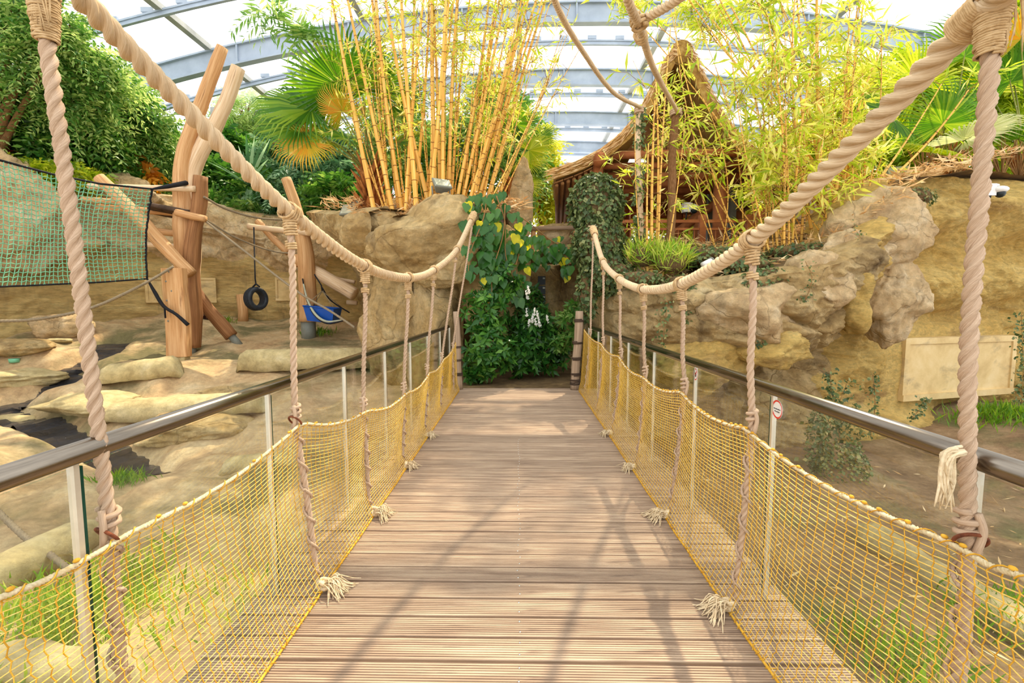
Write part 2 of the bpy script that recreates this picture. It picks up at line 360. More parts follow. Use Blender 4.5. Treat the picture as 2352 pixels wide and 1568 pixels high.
M['dark'] = flat('dark_plastic', (40, 48, 48), 0.4)
M['red'] = flat('sign_red', (222, 58, 36), 0.5)
M['ink'] = flat('sign_ink', (30, 30, 34), 0.5)
M['water'] = surf('stream_water', [(0.3, (16, 16, 20)), (0.7, (40, 40, 50))], 3, 0.05, 1.0, 9, bdist=0.12, spec=1.0)
M['panel'] = surf('hatch_panel', [(0.2, (182, 150, 96)), (0.5, (214, 186, 130)), (0.8, (230, 208, 160))], 2.0, 0.8, 0.15, 30, second=((150, 130, 96), 1.5, 0.55, 0.75, (1, 1, 2)))
M['culm'] = surf('bamboo_culm', [(0.2, (196, 128, 40)), (0.5, (232, 176, 78)), (0.8, (246, 212, 130))], 1.5, 0.4, 0.1, 10, coord='ruv', stretch=(1, 1, 1.0), rand=0.12, second=((222, 206, 110), 1.2, 0.55, 0.7, (1, 1, 0.6)))
M['node'] = surf('bamboo_node', [(0.3, (110, 70, 26)), (0.7, (168, 112, 46))], 6, 0.6, 0)
M['bark'] = surf('rough_bark', [(0.2, (104, 70, 40)), (0.5, (164, 116, 70)), (0.8, (200, 154, 104))], 3.0, 0.95, 1.0, 12, coord='ruv', stretch=(2, 2, 5), bdist=0.03)
M['fibre'] = surf('palm_fibre', [(0.2, (96, 54, 22)), (0.5, (160, 96, 44)), (0.8, (206, 142, 76))], 8, 0.95, 0.5, 40)
M['stem'] = surf('green_stem', [(0.3, (96, 104, 44)), (0.7, (150, 150, 72))], 4, 0.6, 0.1, 20)
M['twig'] = surf('brown_twig', [(0.3, (120, 84, 46)), (0.7, (178, 136, 82))], 6, 0.9, 0.2, 30)
M['fur'] = surf('red_brown_fur', [(0.3, (34, 18, 14)), (0.7, (84, 40, 24))], 40, 0.9, 0.6, 120)
M['skin'] = flat('ape_skin', (150, 112, 96), 0.6)
# leaves
M['l_mid'] = leafmat('leaf_mid_green', [(0, (34, 80, 24)), (0.4, (66, 116, 42)), (0.75, (112, 154, 70)), (1, (182, 202, 120))], 0.42, 0.35)
M['l_dark'] = leafmat('leaf_dark_green', [(0, (22, 58, 18)), (0.45, (46, 98, 32)), (0.8, (96, 146, 54)), (1, (158, 188, 90))], 0.3, 0.32)
M['l_blue'] = leafmat('leaf_blue_green', [(0, (44, 84, 48)), (0.5, (90, 134, 88)), (1, (164, 194, 146))], 0.35)
M['l_lime'] = leafmat('leaf_lime', [(0, (96, 134, 30)), (0.4, (154, 178, 44)), (0.75, (204, 208, 70)), (1, (232, 226, 120))], 0.5)
M['l_bamboo'] = leafmat('leaf_bamboo', [(0, (108, 150, 36)), (0.35, (166, 191, 58)), (0.7, (212, 212, 90)), (1, (240, 232, 160))], 0.5)
M['l_palm'] = leafmat('leaf_fan_palm', [(0, (48, 96, 24)), (0.5, (88, 138, 34)), (1, (158, 180, 56))], 0.45)
M['l_palmlime'] = leafmat('leaf_fan_palm_bright', [(0, (110, 146, 26)), (0.5, (164, 180, 40)), (1, (216, 212, 90))], 0.5)
M['l_palmpale'] = leafmat('leaf_fan_palm_pale', [(0, (176, 186, 120)), (0.5, (206, 210, 150)), (1, (226, 226, 180))], 0.3)
M['l_palmgold'] = leafmat('leaf_fan_palm_gold', [(0, (150, 156, 44)), (0.5, (204, 180, 60)), (0.85, (214, 156, 48)), (1, (226, 190, 90))], 0.45)
M['l_vine'] = leafmat('leaf_vine', [(0, (28, 66, 24)), (0.5, (54, 102, 40)), (0.9, (104, 146, 72)), (1, (150, 178, 110))], 0.3, 0.28)
M['l_yellow'] = leafmat('leaf_yellow', [(0, (190, 190, 20)), (0.5, (222, 214, 40)), (1, (236, 226, 80))], 0.5)
M['l_ivy'] = leafmat('leaf_ivy', [(0, (48, 66, 36)), (0.5, (86, 106, 58)), (0.85, (126, 138, 84)), (1, (170, 158, 100))], 0.25)
M['l_dry'] = leafmat('leaf_dry', [(0, (176, 130, 76)), (0.5, (214, 176, 120)), (1, (240, 216, 170))], 0.2, 0.8)
M['l_orange'] = leafmat('leaf_croton', [(0, (110, 90, 30)), (0.5, (200, 128, 40)), (1, (240, 190, 70))], 0.35)
M['l_grass'] = leafmat('grass_blade', [(0, (70, 120, 30)), (0.5, (130, 170, 44)), (1, (200, 204, 90))], 0.4)
M['l_white'] = leafmat('white_blossom', [(0, (226, 222, 214)), (1, (250, 248, 244))], 0.4)
M['l_red'] = leafmat('red_bromeliad', [(0, (110, 30, 30)), (1, (190, 60, 60))], 0.3)

# ================================================================ THE SETTING
def seg_dist(X, Y, pts):
    d = np.full(np.shape(X), 1e9)
    for (ax, ay), (bx, by) in zip(pts[:-1], pts[1:]):
        vx, vy = bx - ax, by - ay; t = np.clip(((X - ax) * vx + (Y - ay) * vy) / (vx * vx + vy * vy + 1e-9), 0, 1)
        d = np.minimum(d, np.hypot(X - ax - t * vx, Y - ay - t * vy))
    return d

def h_base(X, Y):
    X = np.asarray(X, float); Y = np.asarray(Y, float)
    left = np.interp(Y, [-6, 5, 8, 11, 16.5, 22], [-1.05, -1.0, -0.72, 0.0, 0.95, 1.25])
    right = -1.05 + 0.35 * smooth(X, 6.5, 9.5) + 0.12 * smooth(Y, 5, 8)
    left = left + 0.42 * smooth(-X, 8.5, 12.5) * smooth(Y, 9, 12.5)
    w = smooth(X, -1.6, -0.2)
    return left * (1 - w) + right * w

def ray_ground(px, py, fn):
    d = _R @ Vector(((px - W_PX / 2) / F_PX, -(py - H_PX / 2) / F_PX, -1.0)); d /= d.y
    prev = None
    for k in range(1, 900):
        Y = 0.5 + k * 0.025; p = CAM + d * Y
        if p.z <= float(fn(p.x, p.y)): return p
    return CAM + d * 17

STREAM = [ray_ground(a, b, h_base) for a, b in ((262, 772), (236, 800), (205, 818), (150, 838), (170, 856), (120, 888), (60, 905), (0, 925), (40, 948), (100, 962), (160, 995), (230, 1020), (300, 1050), (330, 1075))]
STREAM_XY = [(p.x, p.y) for p in STREAM]

def h_ground(X, Y):
    X = np.asarray(X, float); Y = np.asarray(Y, float)
    h = h_base(X, Y); P = np.stack([X, Y, X * 0], -1)
    h = h + 0.10 * fbm(P * 0.55, 3, 21) + 0.035 * fbm(P * 2.3, 3, 22)
    near = smooth(-X, 2.0, 3.5)
    d = seg_dist(X, Y, STREAM_XY)
    hump = 0.24 * np.abs(fbm(P * 0.9, 3, 31)) * smooth(d, 0.2, 1.1) * (1 - smooth(d, 2.2, 4.0)) * near
    return h + hump - 0.26 * (1 - smooth(d, 0.16, 0.55)) * near

def G(px, py): return ray_ground(px, py, h_ground)

xs = np.concatenate([np.arange(-26, -16, 0.3), np.arange(-16, -1, 0.09), np.arange(-1, 3, 0.3), np.arange(3, 16, 0.16)])
ys = np.concatenate([np.arange(-4, 2, 0.3), np.arange(2, 18.2, 0.09), np.arange(18.2, 24, 0.4)])
GX, GY = np.meshgrid(xs, ys)
b = MB(); b.add(np.stack([GX, GY, h_ground(GX, GY)], -1).reshape(-1, 3), grid_faces(len(ys), len(xs)))
Vg = b.V[0]; Fg = b.F[0]; onr = Vg[Fg].mean(1)[:, 0] > 0.2
for nm, mk, sel, lab in (('floor', 'sand', ~onr, 'sandy enclosure ground with rocky humps left of the bridge'), ('floor_right', 'brownsoil', onr, 'brown soil of the enclosure right of the bridge')):
    b = MB(); u, inv = np.unique(Fg[sel].ravel(), return_inverse=True); b.add(Vg[u], inv.reshape(-1, 4)); b.build(nm, M[mk], kind='structure', label=lab)

# stream water
wp = catmull([p for p in STREAM], 0.12); T, N, B = frames(wp)
rows = []
for i, p in enumerate(wp):
    side = np.cross(T[i], (0, 0, 1)); side /= np.linalg.norm(side) + 1e-9
    zc = float(h_ground(p[0], p[1])) + 0.10 + 0.02 * math.sin(i * 1.7)
    for t in (-0.42, -0.15, 0.15, 0.42):
        rows.append((p[0] + side[0] * t, p[1] + side[1] * t, zc + 0.015 * math.sin(i * 2.3 + t * 9)))
b = MB(); b.add(rows, grid_faces(len(wp), 4)); b.build('stream_water', M['water'], kind='structure', label='narrow dark stream winding between the rocks')

def wall(name, top, base, mat, nu, nv, disp, label, seed=0, path_step=None, kind='structure', mat2=None, split=.6):
    """rock wall between a base line and a top line; disp(P, u, v) pushes it out towards the visitors"""
    Tp = catmull(top, 0.2); Bp = catmull(base, 0.2)
    def rs(P):
        L = np.concatenate([[0], np.cumsum(np.linalg.norm(np.diff(P, axis=0), axis=1))]); q = np.linspace(0, L[-1], nu)
        return np.stack([np.interp(q, L, P[:, k]) for k in range(3)], -1)
    Tp, Bp = rs(Tp), rs(Bp); v = np.linspace(0, 1, nv)
    P = Bp[None] * (1 - v)[:, None, None] + Tp[None] * v[:, None, None]
    Tn = np.gradient(Tp, axis=0); Nn = np.cross(Tn, (0, 0, 1)); Nn /= np.linalg.norm(Nn, axis=1)[:, None] + 1e-9
    mid = P.mean(axis=(0, 1)); flip = np.sign(((A((-3 if mid[0] < 0 else 3, 3, 1)) - mid) @ Nn.mean(0)))
    Nn = Nn * flip
    U = np.tile(np.linspace(0, 1, nu), (nv, 1)); Vv = np.repeat(v[:, None], nu, 1)
    d = disp(P.reshape(-1, 3), U.ravel(), Vv.ravel()).reshape(nv, nu)
    P = P + d[..., None] * Nn[None]
    b = MB(); F = grid_faces(nv, nu); b.add(P.reshape(-1, 3), F if flip < 0 else F[:, ::-1])
    # rounded cap rolling back from the top edge
    rows = [P[-1]]
    for t, dz in ((0.25, 0.10), (0.7, 0.12), (1.4, 0.02)):
        q = P[-1] - Nn * t; q = q + A((0, 0, 1)) * dz; rows.append(q)
    R = np.stack(rows); F = grid_faces(4, nu); b.add(R.reshape(-1, 3), F if flip < 0 else F[:, ::-1])
    o = b.build(name, mat, kind=kind, label=label)
    if mat2:
        o.data.materials.append(mat2); vq = np.concatenate([np.repeat((np.arange(nv - 1) + .5) / (nv - 1), nu - 1), np.ones(3 * (nu - 1))])
        uq = np.concatenate([np.tile(np.arange(nu - 1), nv - 1), np.tile(np.arange(nu - 1), 3)]) / nu
        o.data.polygons.foreach_set('material_index', (vq > split + .05 * np.sin(uq * 40) + .03 * np.sin(uq * 97)).astype(np.int32))
    return o

def d_left(P, u, v):
    hh, cr = blocks(P, 120, 3, A((-22, 6, 2.5)), A((-1, 18, 5.5)), (1, 1, 1.3))
    up = smooth(v, 0.52, 0.66)
    d = 0.10 * fbm(P * A((0.8, 0.8, 1.2)), 4, 40) + 0.03 * fbm(P * 5, 3, 41)
    d += up * (0.42 + 0.42 * hh * smooth(cr, 0.0, 0.25) - 0.22 * (1 - smooth(cr, 0, 0.14)) + .10 * fbm(P * 2.5, 3, 45)) + .035 * np.abs(fbm(P * 9, 2, 46))
    d += -0.25 * smooth(v, 0.9, 1.0) + 0.12 * np.sin(P[:, 2] * 5 + 2 * fbm(P * .5, 2, 5)) * (1 - up) * 0.4
    return d
LW = [(-2.2, 13.6), (-4, 15.6), (-6.5, 16.6), (-9, 16.6), (-11, 15.7), (-12.6, 14.2), (-13.5, 12.2), (-14.2, 9), (-14.5, 3)]
wall('wall_left', [(x, y, 4.75 + 0.25 * math.sin(i * 1.9) + (0.1 if x < -12 else 0)) for i, (x, y) in enumerate(LW)], [(x, y, 0.4 - 0.25 * (y < 12) - 0.9 * (y < 8)) for x, y in LW],
     M['plaster'], 560, 100, d_left, 'tall sand-coloured banded enclosure wall behind the climbing frames', mat2=M['rockgrey'], split=.58)

def d_right(P, u, v):
    hh, cr = blocks(P, 90, 9, A((1, 7, -1.2)), A((16, 12, 4.5)), (0.7, 0.7, 1.3))
    d = 0.22 * fbm(P * A((0.5, 0.5, 1.3)), 4, 60) + 0.09 * fbm(P * 2.2, 3, 61) + 0.05 * fbm(P * 6, 3, 62) + 0.05 * np.abs(fbm(P * 12, 2, 64))
    d += 0.27 * np.sin(P[:, 2] * 4.2 + 1.5 * fbm(P * 0.4, 2, 63)) * smooth(P[:, 0], 5.5, 7.5)
    lo = 1 - smooth(P[:, 0], 5.2, 7.0)
    d += lo * (0.55 * smooth(v, 0.56, 0.72) + 0.26 * hh * smooth(cr, 0, .3) - 0.2 * (1 - smooth(cr, 0, 0.12)) - 0.55 * smooth(v, 0.34, 0.5) * (1 - smooth(v, 0.5, 0.6)))
    d += 0.35 * (1 - smooth(v, 0, 0.22)) * (1 - lo)
    flatm = smooth(P[:, 0], 6.5, 6.95) * (1 - smooth(P[:, 0], 10.2, 10.7)) * smooth(P[:, 2], -.75, -.4) * (1 - smooth(P[:, 2], 1.0, 1.35))
    return d * (1 - .92 * flatm) * (.25 + .75 * smooth(u, .14, .22))
RW = [(1.62, 12.0, 2.5), (1.62, 10.4, 2.4), (1.75, 9.0, 2.0), (2.6, 8.25, 1.85), (3.8, 7.85, 1.95), (5.0, 8.0, 2.25), (6.2, 8.5, 3.1), (7.1, 9.0, 3.85), (9.4, 9.9, 4.1), (12, 10.4, 4.0), (17, 10.9, 4.3)]
wall('wall_right', RW, [(x, y - 0.05, -1.25) for x, y, z in RW], M['ochre'], 720, 170, d_right, 'ochre sprayed-rock enclosure wall with ledges right of the bridge')
wr = bpy.data.objects['wall_right']; wr.data.materials.append(M['rock']); cx = np.zeros(len(wr.data.polygons) * 3); wr.data.polygons.foreach_get('center', cx); cx = cx.reshape(-1, 3)
wr.data.polygons.foreach_set('material_index', (cx[:, 0] + .5 * fbm(cx * .8, 3, 8) < 5.6).astype(np.int32))

def d_back(P, u, v):
    hh, cr = blocks(P, 30, 12, A((-2, 10, 0)), A((2, 12, 3)))
    return 0.10 * fbm(P * 1.2, 4, 70) + 0.10 * hh * smooth(cr, 0, .2) - 0.06 * (1 - smooth(cr, 0, 0.06))
BW = [(-3.0, 10.6), (-1.6, 11.3), (-0.3, 11.6), (0.7, 11.5), (1.3, 11.0), (1.62, 10.0)]
wall('wall_back', [(x, y, 2.45) for x, y in BW], [(x, y, -0.2) for x, y in BW], M['rock'], 120, 44, d_back, 'low rock wall closing the far end of the bridge behind the shrubs')

# overhanging ledge between the big boulder and the left wall
LT = [(-2.5, 9.5, 3.3), (-3.7, 11.0, 3.55), (-5.0, 13.0, 3.95), (-6.3, 15.2, 4.4), (-7.2, 17.0, 4.8)]
LB = [(-2.5, 9.7, -0.6), (-3.0, 11.0, -0.2), (-3.7, 12.6, 0.1), (-4.3, 14.4, 0.4), (-5.2, 16.6, 0.7)]
def d_ledge(P, u, v):
    hh, cr = blocks(P, 40, 15, A((-8, 9, 0)), A((-2, 17, 5)))
    return 0.16 * fbm(P * 1.1, 4, 80) + 0.05 * fbm(P * 5, 3, 81) + 0.15 * hh * smooth(cr, 0, .25) + 0.35 * smooth(v, 0.72, 0.9) - 0.3 * smooth(v, .25, .5) * (1 - smooth(v, .5, .8))
wall('wall_ledge', LT, LB, M['rock'], 260, 100, d_ledge, 'overhanging rock ledge running back from the big boulder')

def edgeY(X): return np.interp(X, [p[0] for p in RW[2:]], [p[1] for p in RW[2:]])
def edgeZ(X): return np.interp(X, [p[0] for p in RW[2:]], [p[2] for p in RW[2:]])
def h_bedR(X, Y):
    X = np.asarray(X, float); Y = np.asarray(Y, float); e = edgeY(X); t = smooth(Y - e, 0.0, 3.2)
    tgt = np.interp(X, [1.5, 6, 7.5, 16], [2.9, 3.0, 4.3, 4.6])
    return edgeZ(X) * (1 - t) + tgt * t + 0.08 * fbm(np.stack([X, Y, X * 0], -1) * 1.2, 3, 90) + 0.04
def bed(name, X0, X1, Yf, Y1, fn, mat, label, nx, ny):
    U = np.linspace(0, 1, nx); W = np.linspace(0, 1, ny); X = np.tile(X0 + (X1 - X0) * U, (ny, 1)); y0 = Yf(X)
    Y = y0 + (Y1 - y0) * W[:, None]
    b = MB(); b.add(np.stack([X, Y, fn(X, Y)], -1).reshape(-1, 3), grid_faces(ny, nx)); return b.build(name, mat, kind='structure', label=label)
bed('planting_bed_right', 1.75, 17, lambda X: edgeY(X) - 0.1, 26, h_bedR, M['soil'], 'leaf-littered planting bed on top of the right rock wall', 110, 90)
def h_bedC(X, Y):
    X = np.asarray(X, float); Y = np.asarray(Y, float)
    return 3.3 + 0.5 * smooth(Y, 9.2, 11) + 0.10 * fbm(np.stack([X, Y, X * 0], -1) * 1.1, 3, 95) + 0.08 * (Y - 10).clip(0) 
bed('planting_bed_centre', -6.0, -0.35, lambda X: np.interp(X, [-6, -4.9, -3.6, -2.4, -1.2, -.35], [15.0, 13.2, 11.2, 9.2, 9.3, 9.9]), 22, h_bedC, M['soil'], 'planting bed behind the big boulder where the bamboo grows', 60, 60)
def h_bedL(X, Y):
    X = np.asarray(X, float); Y = np.asarray(Y, float)
    return 4.7 + 0.12 * (Y - 17).clip(0) + 0.1 * smooth(-X, 12, 16) + 0.15 * fbm(np.stack([X, Y, X * 0], -1) * 0.8, 3, 97)
bed('planting_bed_left', -30, -5.2, lambda X: np.interp(X, [-30, -14.9, -14.2, -13.0, -11.4, -9.2, -6.5, -5.2], [4, 4, 10, 14.0, 16.0, 17.1, 17.1, 16.8]), 32, h_bedL, M['soil'], 'planting bed on top of the left enclosure wall', 80, 50)
# landing behind the deck
X, Y = np.meshgrid(np.linspace(-1.9, 1.9, 30), np.linspace(8.42, 12.2, 40))
b = MB(); b.add(np.stack([X, Y, 0.0 + 0.012 * fbm(np.stack([X, Y, X * 0], -1) * 3, 3, 3)], -1).reshape(-1, 3), grid_faces(40, 30))
b.box((0, 8.45, -0.7), (3.8, 0.06, 1.36)); b.build('floor_landing', M['soil'], kind='structure', label='dark earth path beyond the end of the deck')
# rock mass closing the sides of the landing
# ---------------------------------------------------------------- roof of the hall
roof = empty('ceiling', (0, 20, 12), kind='structure', label='arched glazed hall roof on blue-grey steel girders')
APX, APZ, RR = 2.5, 12.0, 60.0
def rz(x): return APZ - (x - APX) ** 2 / (2 * RR)
axs = np.linspace(-30, 30, 61)
def arch(name, Y, depth, flange, web, mat, slots=False):
    b = MB()
    def strip(z0, z1, t):
        V = []
        for x in axs:
            V += [(x, Y - t / 2, rz(x) + z0), (x, Y + t / 2, rz(x) + z0), (x, Y + t / 2, rz(x) + z1), (x, Y - t / 2, rz(x) + z1)]
        b.add(V, grid_faces(len(axs), 4, True))
    strip(-depth, -depth + 0.06, flange); strip(-depth + 0.06, -0.06, web); strip(-0.06, 0, flange)
    if not slots:
        for x in axs[::4]: b.box((x, Y, rz(x) - depth / 2), (0.05, flange * 0.9, depth - 0.1))
    else:
        for x in np.arange(-29, 29, 1.1): b.box((x, Y, rz(x) + 0.09), (0.35, 0.08, 0.14))
    b.build(name, mat, roof, smooth=False)
MAINY = [3.2, 7.9, 12.6, 17.3, 22.0, 26.7, 31.4, 36.1]
for y in MAINY: arch('girder', y, 0.72, 0.26, 0.05, M['girder'])
for y in MAINY[:-1]: arch('secondary_girder', y + 2.35, 0.2, 0.10, 0.04, M['girder'], True)
PX = [-27.5, -22, -16.5, -11, -5.5, 0, 5.5, 11, 16.5, 22, 27.5]
for x in PX:
    b = MB(); b.box((x, 19.6, rz(x) + 0.06), (0.22, 33.4, 0.18)); b.build('purlin', M['purlin'], roof, smooth=False)
for y0, y1 in zip(MAINY[:-1], MAINY[1:]):
    for x0, x1 in zip(PX[:-1], PX[1:]):
        b = MB(); q = np.linspace(x0 + .06, x1 - .06, 6); V = []
        for x in q: V += [(x, y0 + 0.05, rz(x) + 0.2), (x, y1 - 0.05, rz(x) + 0.2)]
        b.add(V, grid_faces(6, 2)); b.build('roof_pane', M['roof'], roof)

def hatch(name, px0, py0, px1, py1, Y0, Y1, label, fw=0.10, sunk=0.06, slider=False):
    """framed shutter in the rock; Y0/Y1 depth of the left and right edge"""
    a, c = at(px0, py1, Y0), at(px1, py1, Y1); t0 = at(px0, py0, Y0)
    w = Vector((c.x - a.x, c.y - a.y, 0)); L = w.length; h = t0.z - a.z; q = math.atan2(w.y, w.x)
    rot = Matrix.Rotation(q, 3, 'Z'); mid = Vector(((a.x + c.x) / 2, (a.y + c.y) / 2, (a.z + t0.z) / 2))
    e = empty(name, mid, kind='structure', label=label)
    def P(nm, lx, lz, sx, sz, ly, sy, m):
        b = MB(); b.box(mid + rot @ Vector((lx, ly, lz)), (sx, sy, sz), rot); return b.build(nm, m, e, smooth=False)
    P('shutter', 0, 0, L, h, 0.04, 0.2, M['panel'])
    P('frame_top', 0, h / 2 + fw / 2, L + 2 * fw, fw, 0.08, 0.34, M['panel']); P('frame_sill', 0, -h / 2 - fw / 2, L + 2 * fw, fw, 0.06, 0.34, M['panel'])
    P('frame_side', -L / 2 - fw / 2, 0, fw, h, 0.08, 0.34, M['panel']); P('frame_side', L / 2 + fw / 2, 0, fw, h, 0.08, 0.34, M['panel'])
    if slider: P('sliding_bar', L * 0.36, 0, 0.06, h, -0.01, 0.08, M['steel'])
    return e
bpy.context.view_layer.update()
def hitY(px, py, name, back=0.0):
    """depth at which a pixel ray meets a piece of the setting"""
    d = _R @ Vector(((px - W_PX / 2) / F_PX, -(py - H_PX / 2) / F_PX, -1.0)); ok, loc, nrm, idx = bpy.data.objects[name].ray_cast(CAM, d.normalized())
    return (loc.y if ok else 15.0) + back
hatch('window_1', 2072, 790, 2305, 905, min(hitY(2080 + 30 * i, 800 + 50 * j, 'wall_right') for i in range(3) for j in range(3)) + .03, min(hitY(2240 + 30 * i, 800 + 50 * j, 'wall_right') for i in range(3) for j in range(3)) + .06, 'large flat shutter in the ochre wall beside the grass', 0.12)
hatch('window_2', 340, 642, 372, 690, hitY(340, 668, 'wall_left', -.05), hitY(372, 668, 'wall_left', -.05), 'shuttered niche in the left wall beside the black strap', 0.07, slider=True)
hatch('window_3', 455, 642, 492, 690, hitY(455, 668, 'wall_left', -.05), hitY(492, 668, 'wall_left', -.05), 'shuttered niche in the left wall right of the tall trunks', 0.07, slider=True)
hatch('window_4', 640, 642, 664, 686, hitY(640, 668, 'wall_left', -.05), hitY(664, 668, 'wall_left', -.05), 'shuttered niche in the left wall behind the suspender rope', 0.07, slider=True)

# ================================================================ THE BRIDGE
PITCHP = 0.145; Y_LINE = 1.911
deck = empty('bridge_deck', (0, 4.5, 0), 'grooved timber plank deck of the rope bridge', 'bridge deck')
def plank_mesh():
    w = 0.1325; ng = 9; prof = [(-w / 2, -0.028), (-w / 2, -0.003)]; y = -w / 2 + 0.003; p = (w - 0.006) / ng
    for i in range(ng):
        prof += [(y, 0.0), (y + p * 0.56, 0.0), (y + p * 0.66, -0.0055), (y + p * 0.92, -0.0055)]; y += p
    prof += [(w / 2 - 0.003, 0.0), (w / 2, -0.003), (w / 2, -0.028)]
    prof = A(prof); n = len(prof); V = []
    for x in (-1.40, 0.0, 1.40): V += [(x, a, c) for a, c in prof]
    b = MB(); b.add(V, [grid_faces(3, n, True), np.arange(n)[::-1][None], (np.arange(n) + 2 * n)[None]])
    return b.mesh('plank', M['plank'], smooth=False)
PM = plank_mesh()
sb = MB(); sb.tube([(0, 0, -0.004), (0, 0, 0.0015)], 0.0045, 8); SM = sb.mesh('screw', M['screw'])
rp = random.Random(3); k0 = -8
for k in range(k0, 46):
    y = Y_LINE + PITCHP * (k + 0.5)
    if y > 8.42: break
    o = inst('plank', PM, deck, Matrix.Translation((rp.uniform(-.01, .01), y + rp.uniform(-.0025, .0025), rp.uniform(-.0025, .001))) @ Matrix.Rotation(rp.uniform(-.0012, .0012), 4, 'Z'))
    if y < 5.2:
        for dy in (-0.036, 0.036):
            s = bpy.data.objects.new('screw', SM); COL.objects.link(s); s.parent = o; s.location = (0.0 + rp.uniform(-.004, .004), dy, 0.0012)
for x in (-1.2, -0.4, 0.4, 1.2):
    b = MB(); b.box((x, 4.55, -0.12), (0.12, 7.7, 0.17)); b.build('bearer', M['beam'], deck, smooth=False)

# ---- glass balustrades
def balustrade(sx):
    side = 'left' if sx < 0 else 'right'; X = sx * 1.30
    e = empty('glass_balustrade', (X, 4.6, 0), f'glass balustrade with round steel handrail along the {side} edge of the bridge', 'railing')
    b = MB(); b.tube([(X, 0.2, 1.11), (X, 2.5, 1.11), (X, 5, 1.11), (X, 8.55, 1.11)], 0.032, 20); b.build('handrail', M['steel'], e)
    ys = [0.25 + 1.06 * i for i in range(9)]
    for i, y in enumerate(ys):
        b = MB(); b.box((X, y, 0.45), (0.022, 0.018, 1.27)); b.build('post', M['satin'], e, smooth=False)
        if i < len(ys) - 1 and ys[i + 1] < 8.8:
            y1 = ys[i + 1]
            b = MB(); b.box((X, (y + y1) / 2, 0.43), (0.010, y1 - y - 0.03, 1.28)); p = b.build('glass_pane', M['glass'], e, smooth=False)
            for q in (y + 0.0155,):
                b = MB(); b.box((X, q, 0.43), (0.018, 0.012, 1.28)); b.build('pane_edge', M['glassedge'], p, smooth=False)
    return e
balustrade(-1); balustrade(1)

# ---- round prohibition signs stuck on the right glass
def disc(mb, c, r, n=32, r0=0.0, x=0.0):
    a = np.arange(n) * 2 * PI / n; V = []
    for rr in ((r0, r) if r0 else (r,)):
        V += [(c[0] + x, c[1] + rr * math.cos(q), c[2] + rr * math.sin(q)) for q in a]
    V2 = [(v[0] - 0.002, v[1], v[2]) for v in V]; m = len(V)
    if r0: F = [np.stack([np.arange(n), (np.arange(n) + 1) % n, (np.arange(n) + 1) % n + n, np.arange(n) + n], 1)]
    else: F = [np.arange(n)[None], grid_faces(2, n, True)]
    mb.add(V + V2 if not r0 else V, F)
def text(s, size, loc, parent, mat, name='lettering'):
    c = bpy.data.curves.new(name, 'FONT'); c.body = s; c.size = size; c.align_x = 'CENTER'; c.align_y = 'CENTER'; c.extrude = 0.0006
    o = bpy.data.objects.new(name, c); dg = bpy.context.evaluated_depsgraph_get()
    COL.objects.link(o); dg.update(); me = bpy.data.meshes.new_from_object(o.evaluated_get(bpy.context.evaluated_depsgraph_get()))
    bpy.data.objects.remove(o); me.materials.clear(); me.materials.append(mat)
    o = bpy.data.objects.new(name, me); COL.objects.link(o)
    o.parent = parent; o.matrix_parent_inverse = parent.matrix_basis.inverted()
    # reads from the deck: text faces -X, its right runs towards the viewer's right (-Y is nearer)
    o.matrix_basis = Matrix.Translation(loc) @ Matrix(((0, 0, -1, 0), (-1, 0, 0, 0), (0, 1, 0, 0), (0, 0, 0, 1)))
    return o
def sign(Y, Z, r, label, kind):
    X = 1.30 - 0.0065
    e = empty('warning_sign', (X, Y, Z), label, 'sign', 'round stickers on the right glass')
    b = MB(); disc(b, (X, Y, Z), r, x=-0.0005); b.build('sign_face', M['white'], e, smooth=False)
    b = MB(); disc(b, (X, Y, Z), r, r0=r * 0.82, x=-0.0012); b.build('red_ring', M['red'], e, smooth=False)
    if kind == 'text':
        text('Bitte nicht anlehnen', r * 0.155, (X - 0.002, Y, Z + r * 0.04), e, M['ink']); text('Do not lean', r * 0.19, (X - 0.002, Y, Z - r * 0.24), e, M['ink'])
    else:
        b = MB(); b.box((X - 0.0015, Y, Z - r * 0.12), (0.001, r * 0.7, r * 0.5)); b.box((X - 0.0015, Y + r * 0.1, Z + r * 0.18), (0.001, r * 0.25, r * 0.16)); b.build('camera_symbol', M['ink'], e, smooth=False)
        b = MB(); disc(b, (X - 0.002, Y, Z - r * 0.12), r * 0.17, 16); b.build('symbol_lens', M['white'], e, smooth=False)
        b = MB(); b.box((X - 0.0022, Y, Z), (0.001, r * 0.14, r * 1.7), Matrix.Rotation(0.785, 3, 'X')); b.build('red_bar', M['red'], e, smooth=False)
s1 = at(1793, 940, 2.325); sign(2.325, s1.z, 0.047, 'white round sticker with red rim and two lines of text on the glass', 'text')
s2 = at(1601, 859, 3.42); sign(3.415, s2.z, 0.043, 'red-rimmed round sticker with crossed-out black camera symbol on the glass', 'icon')

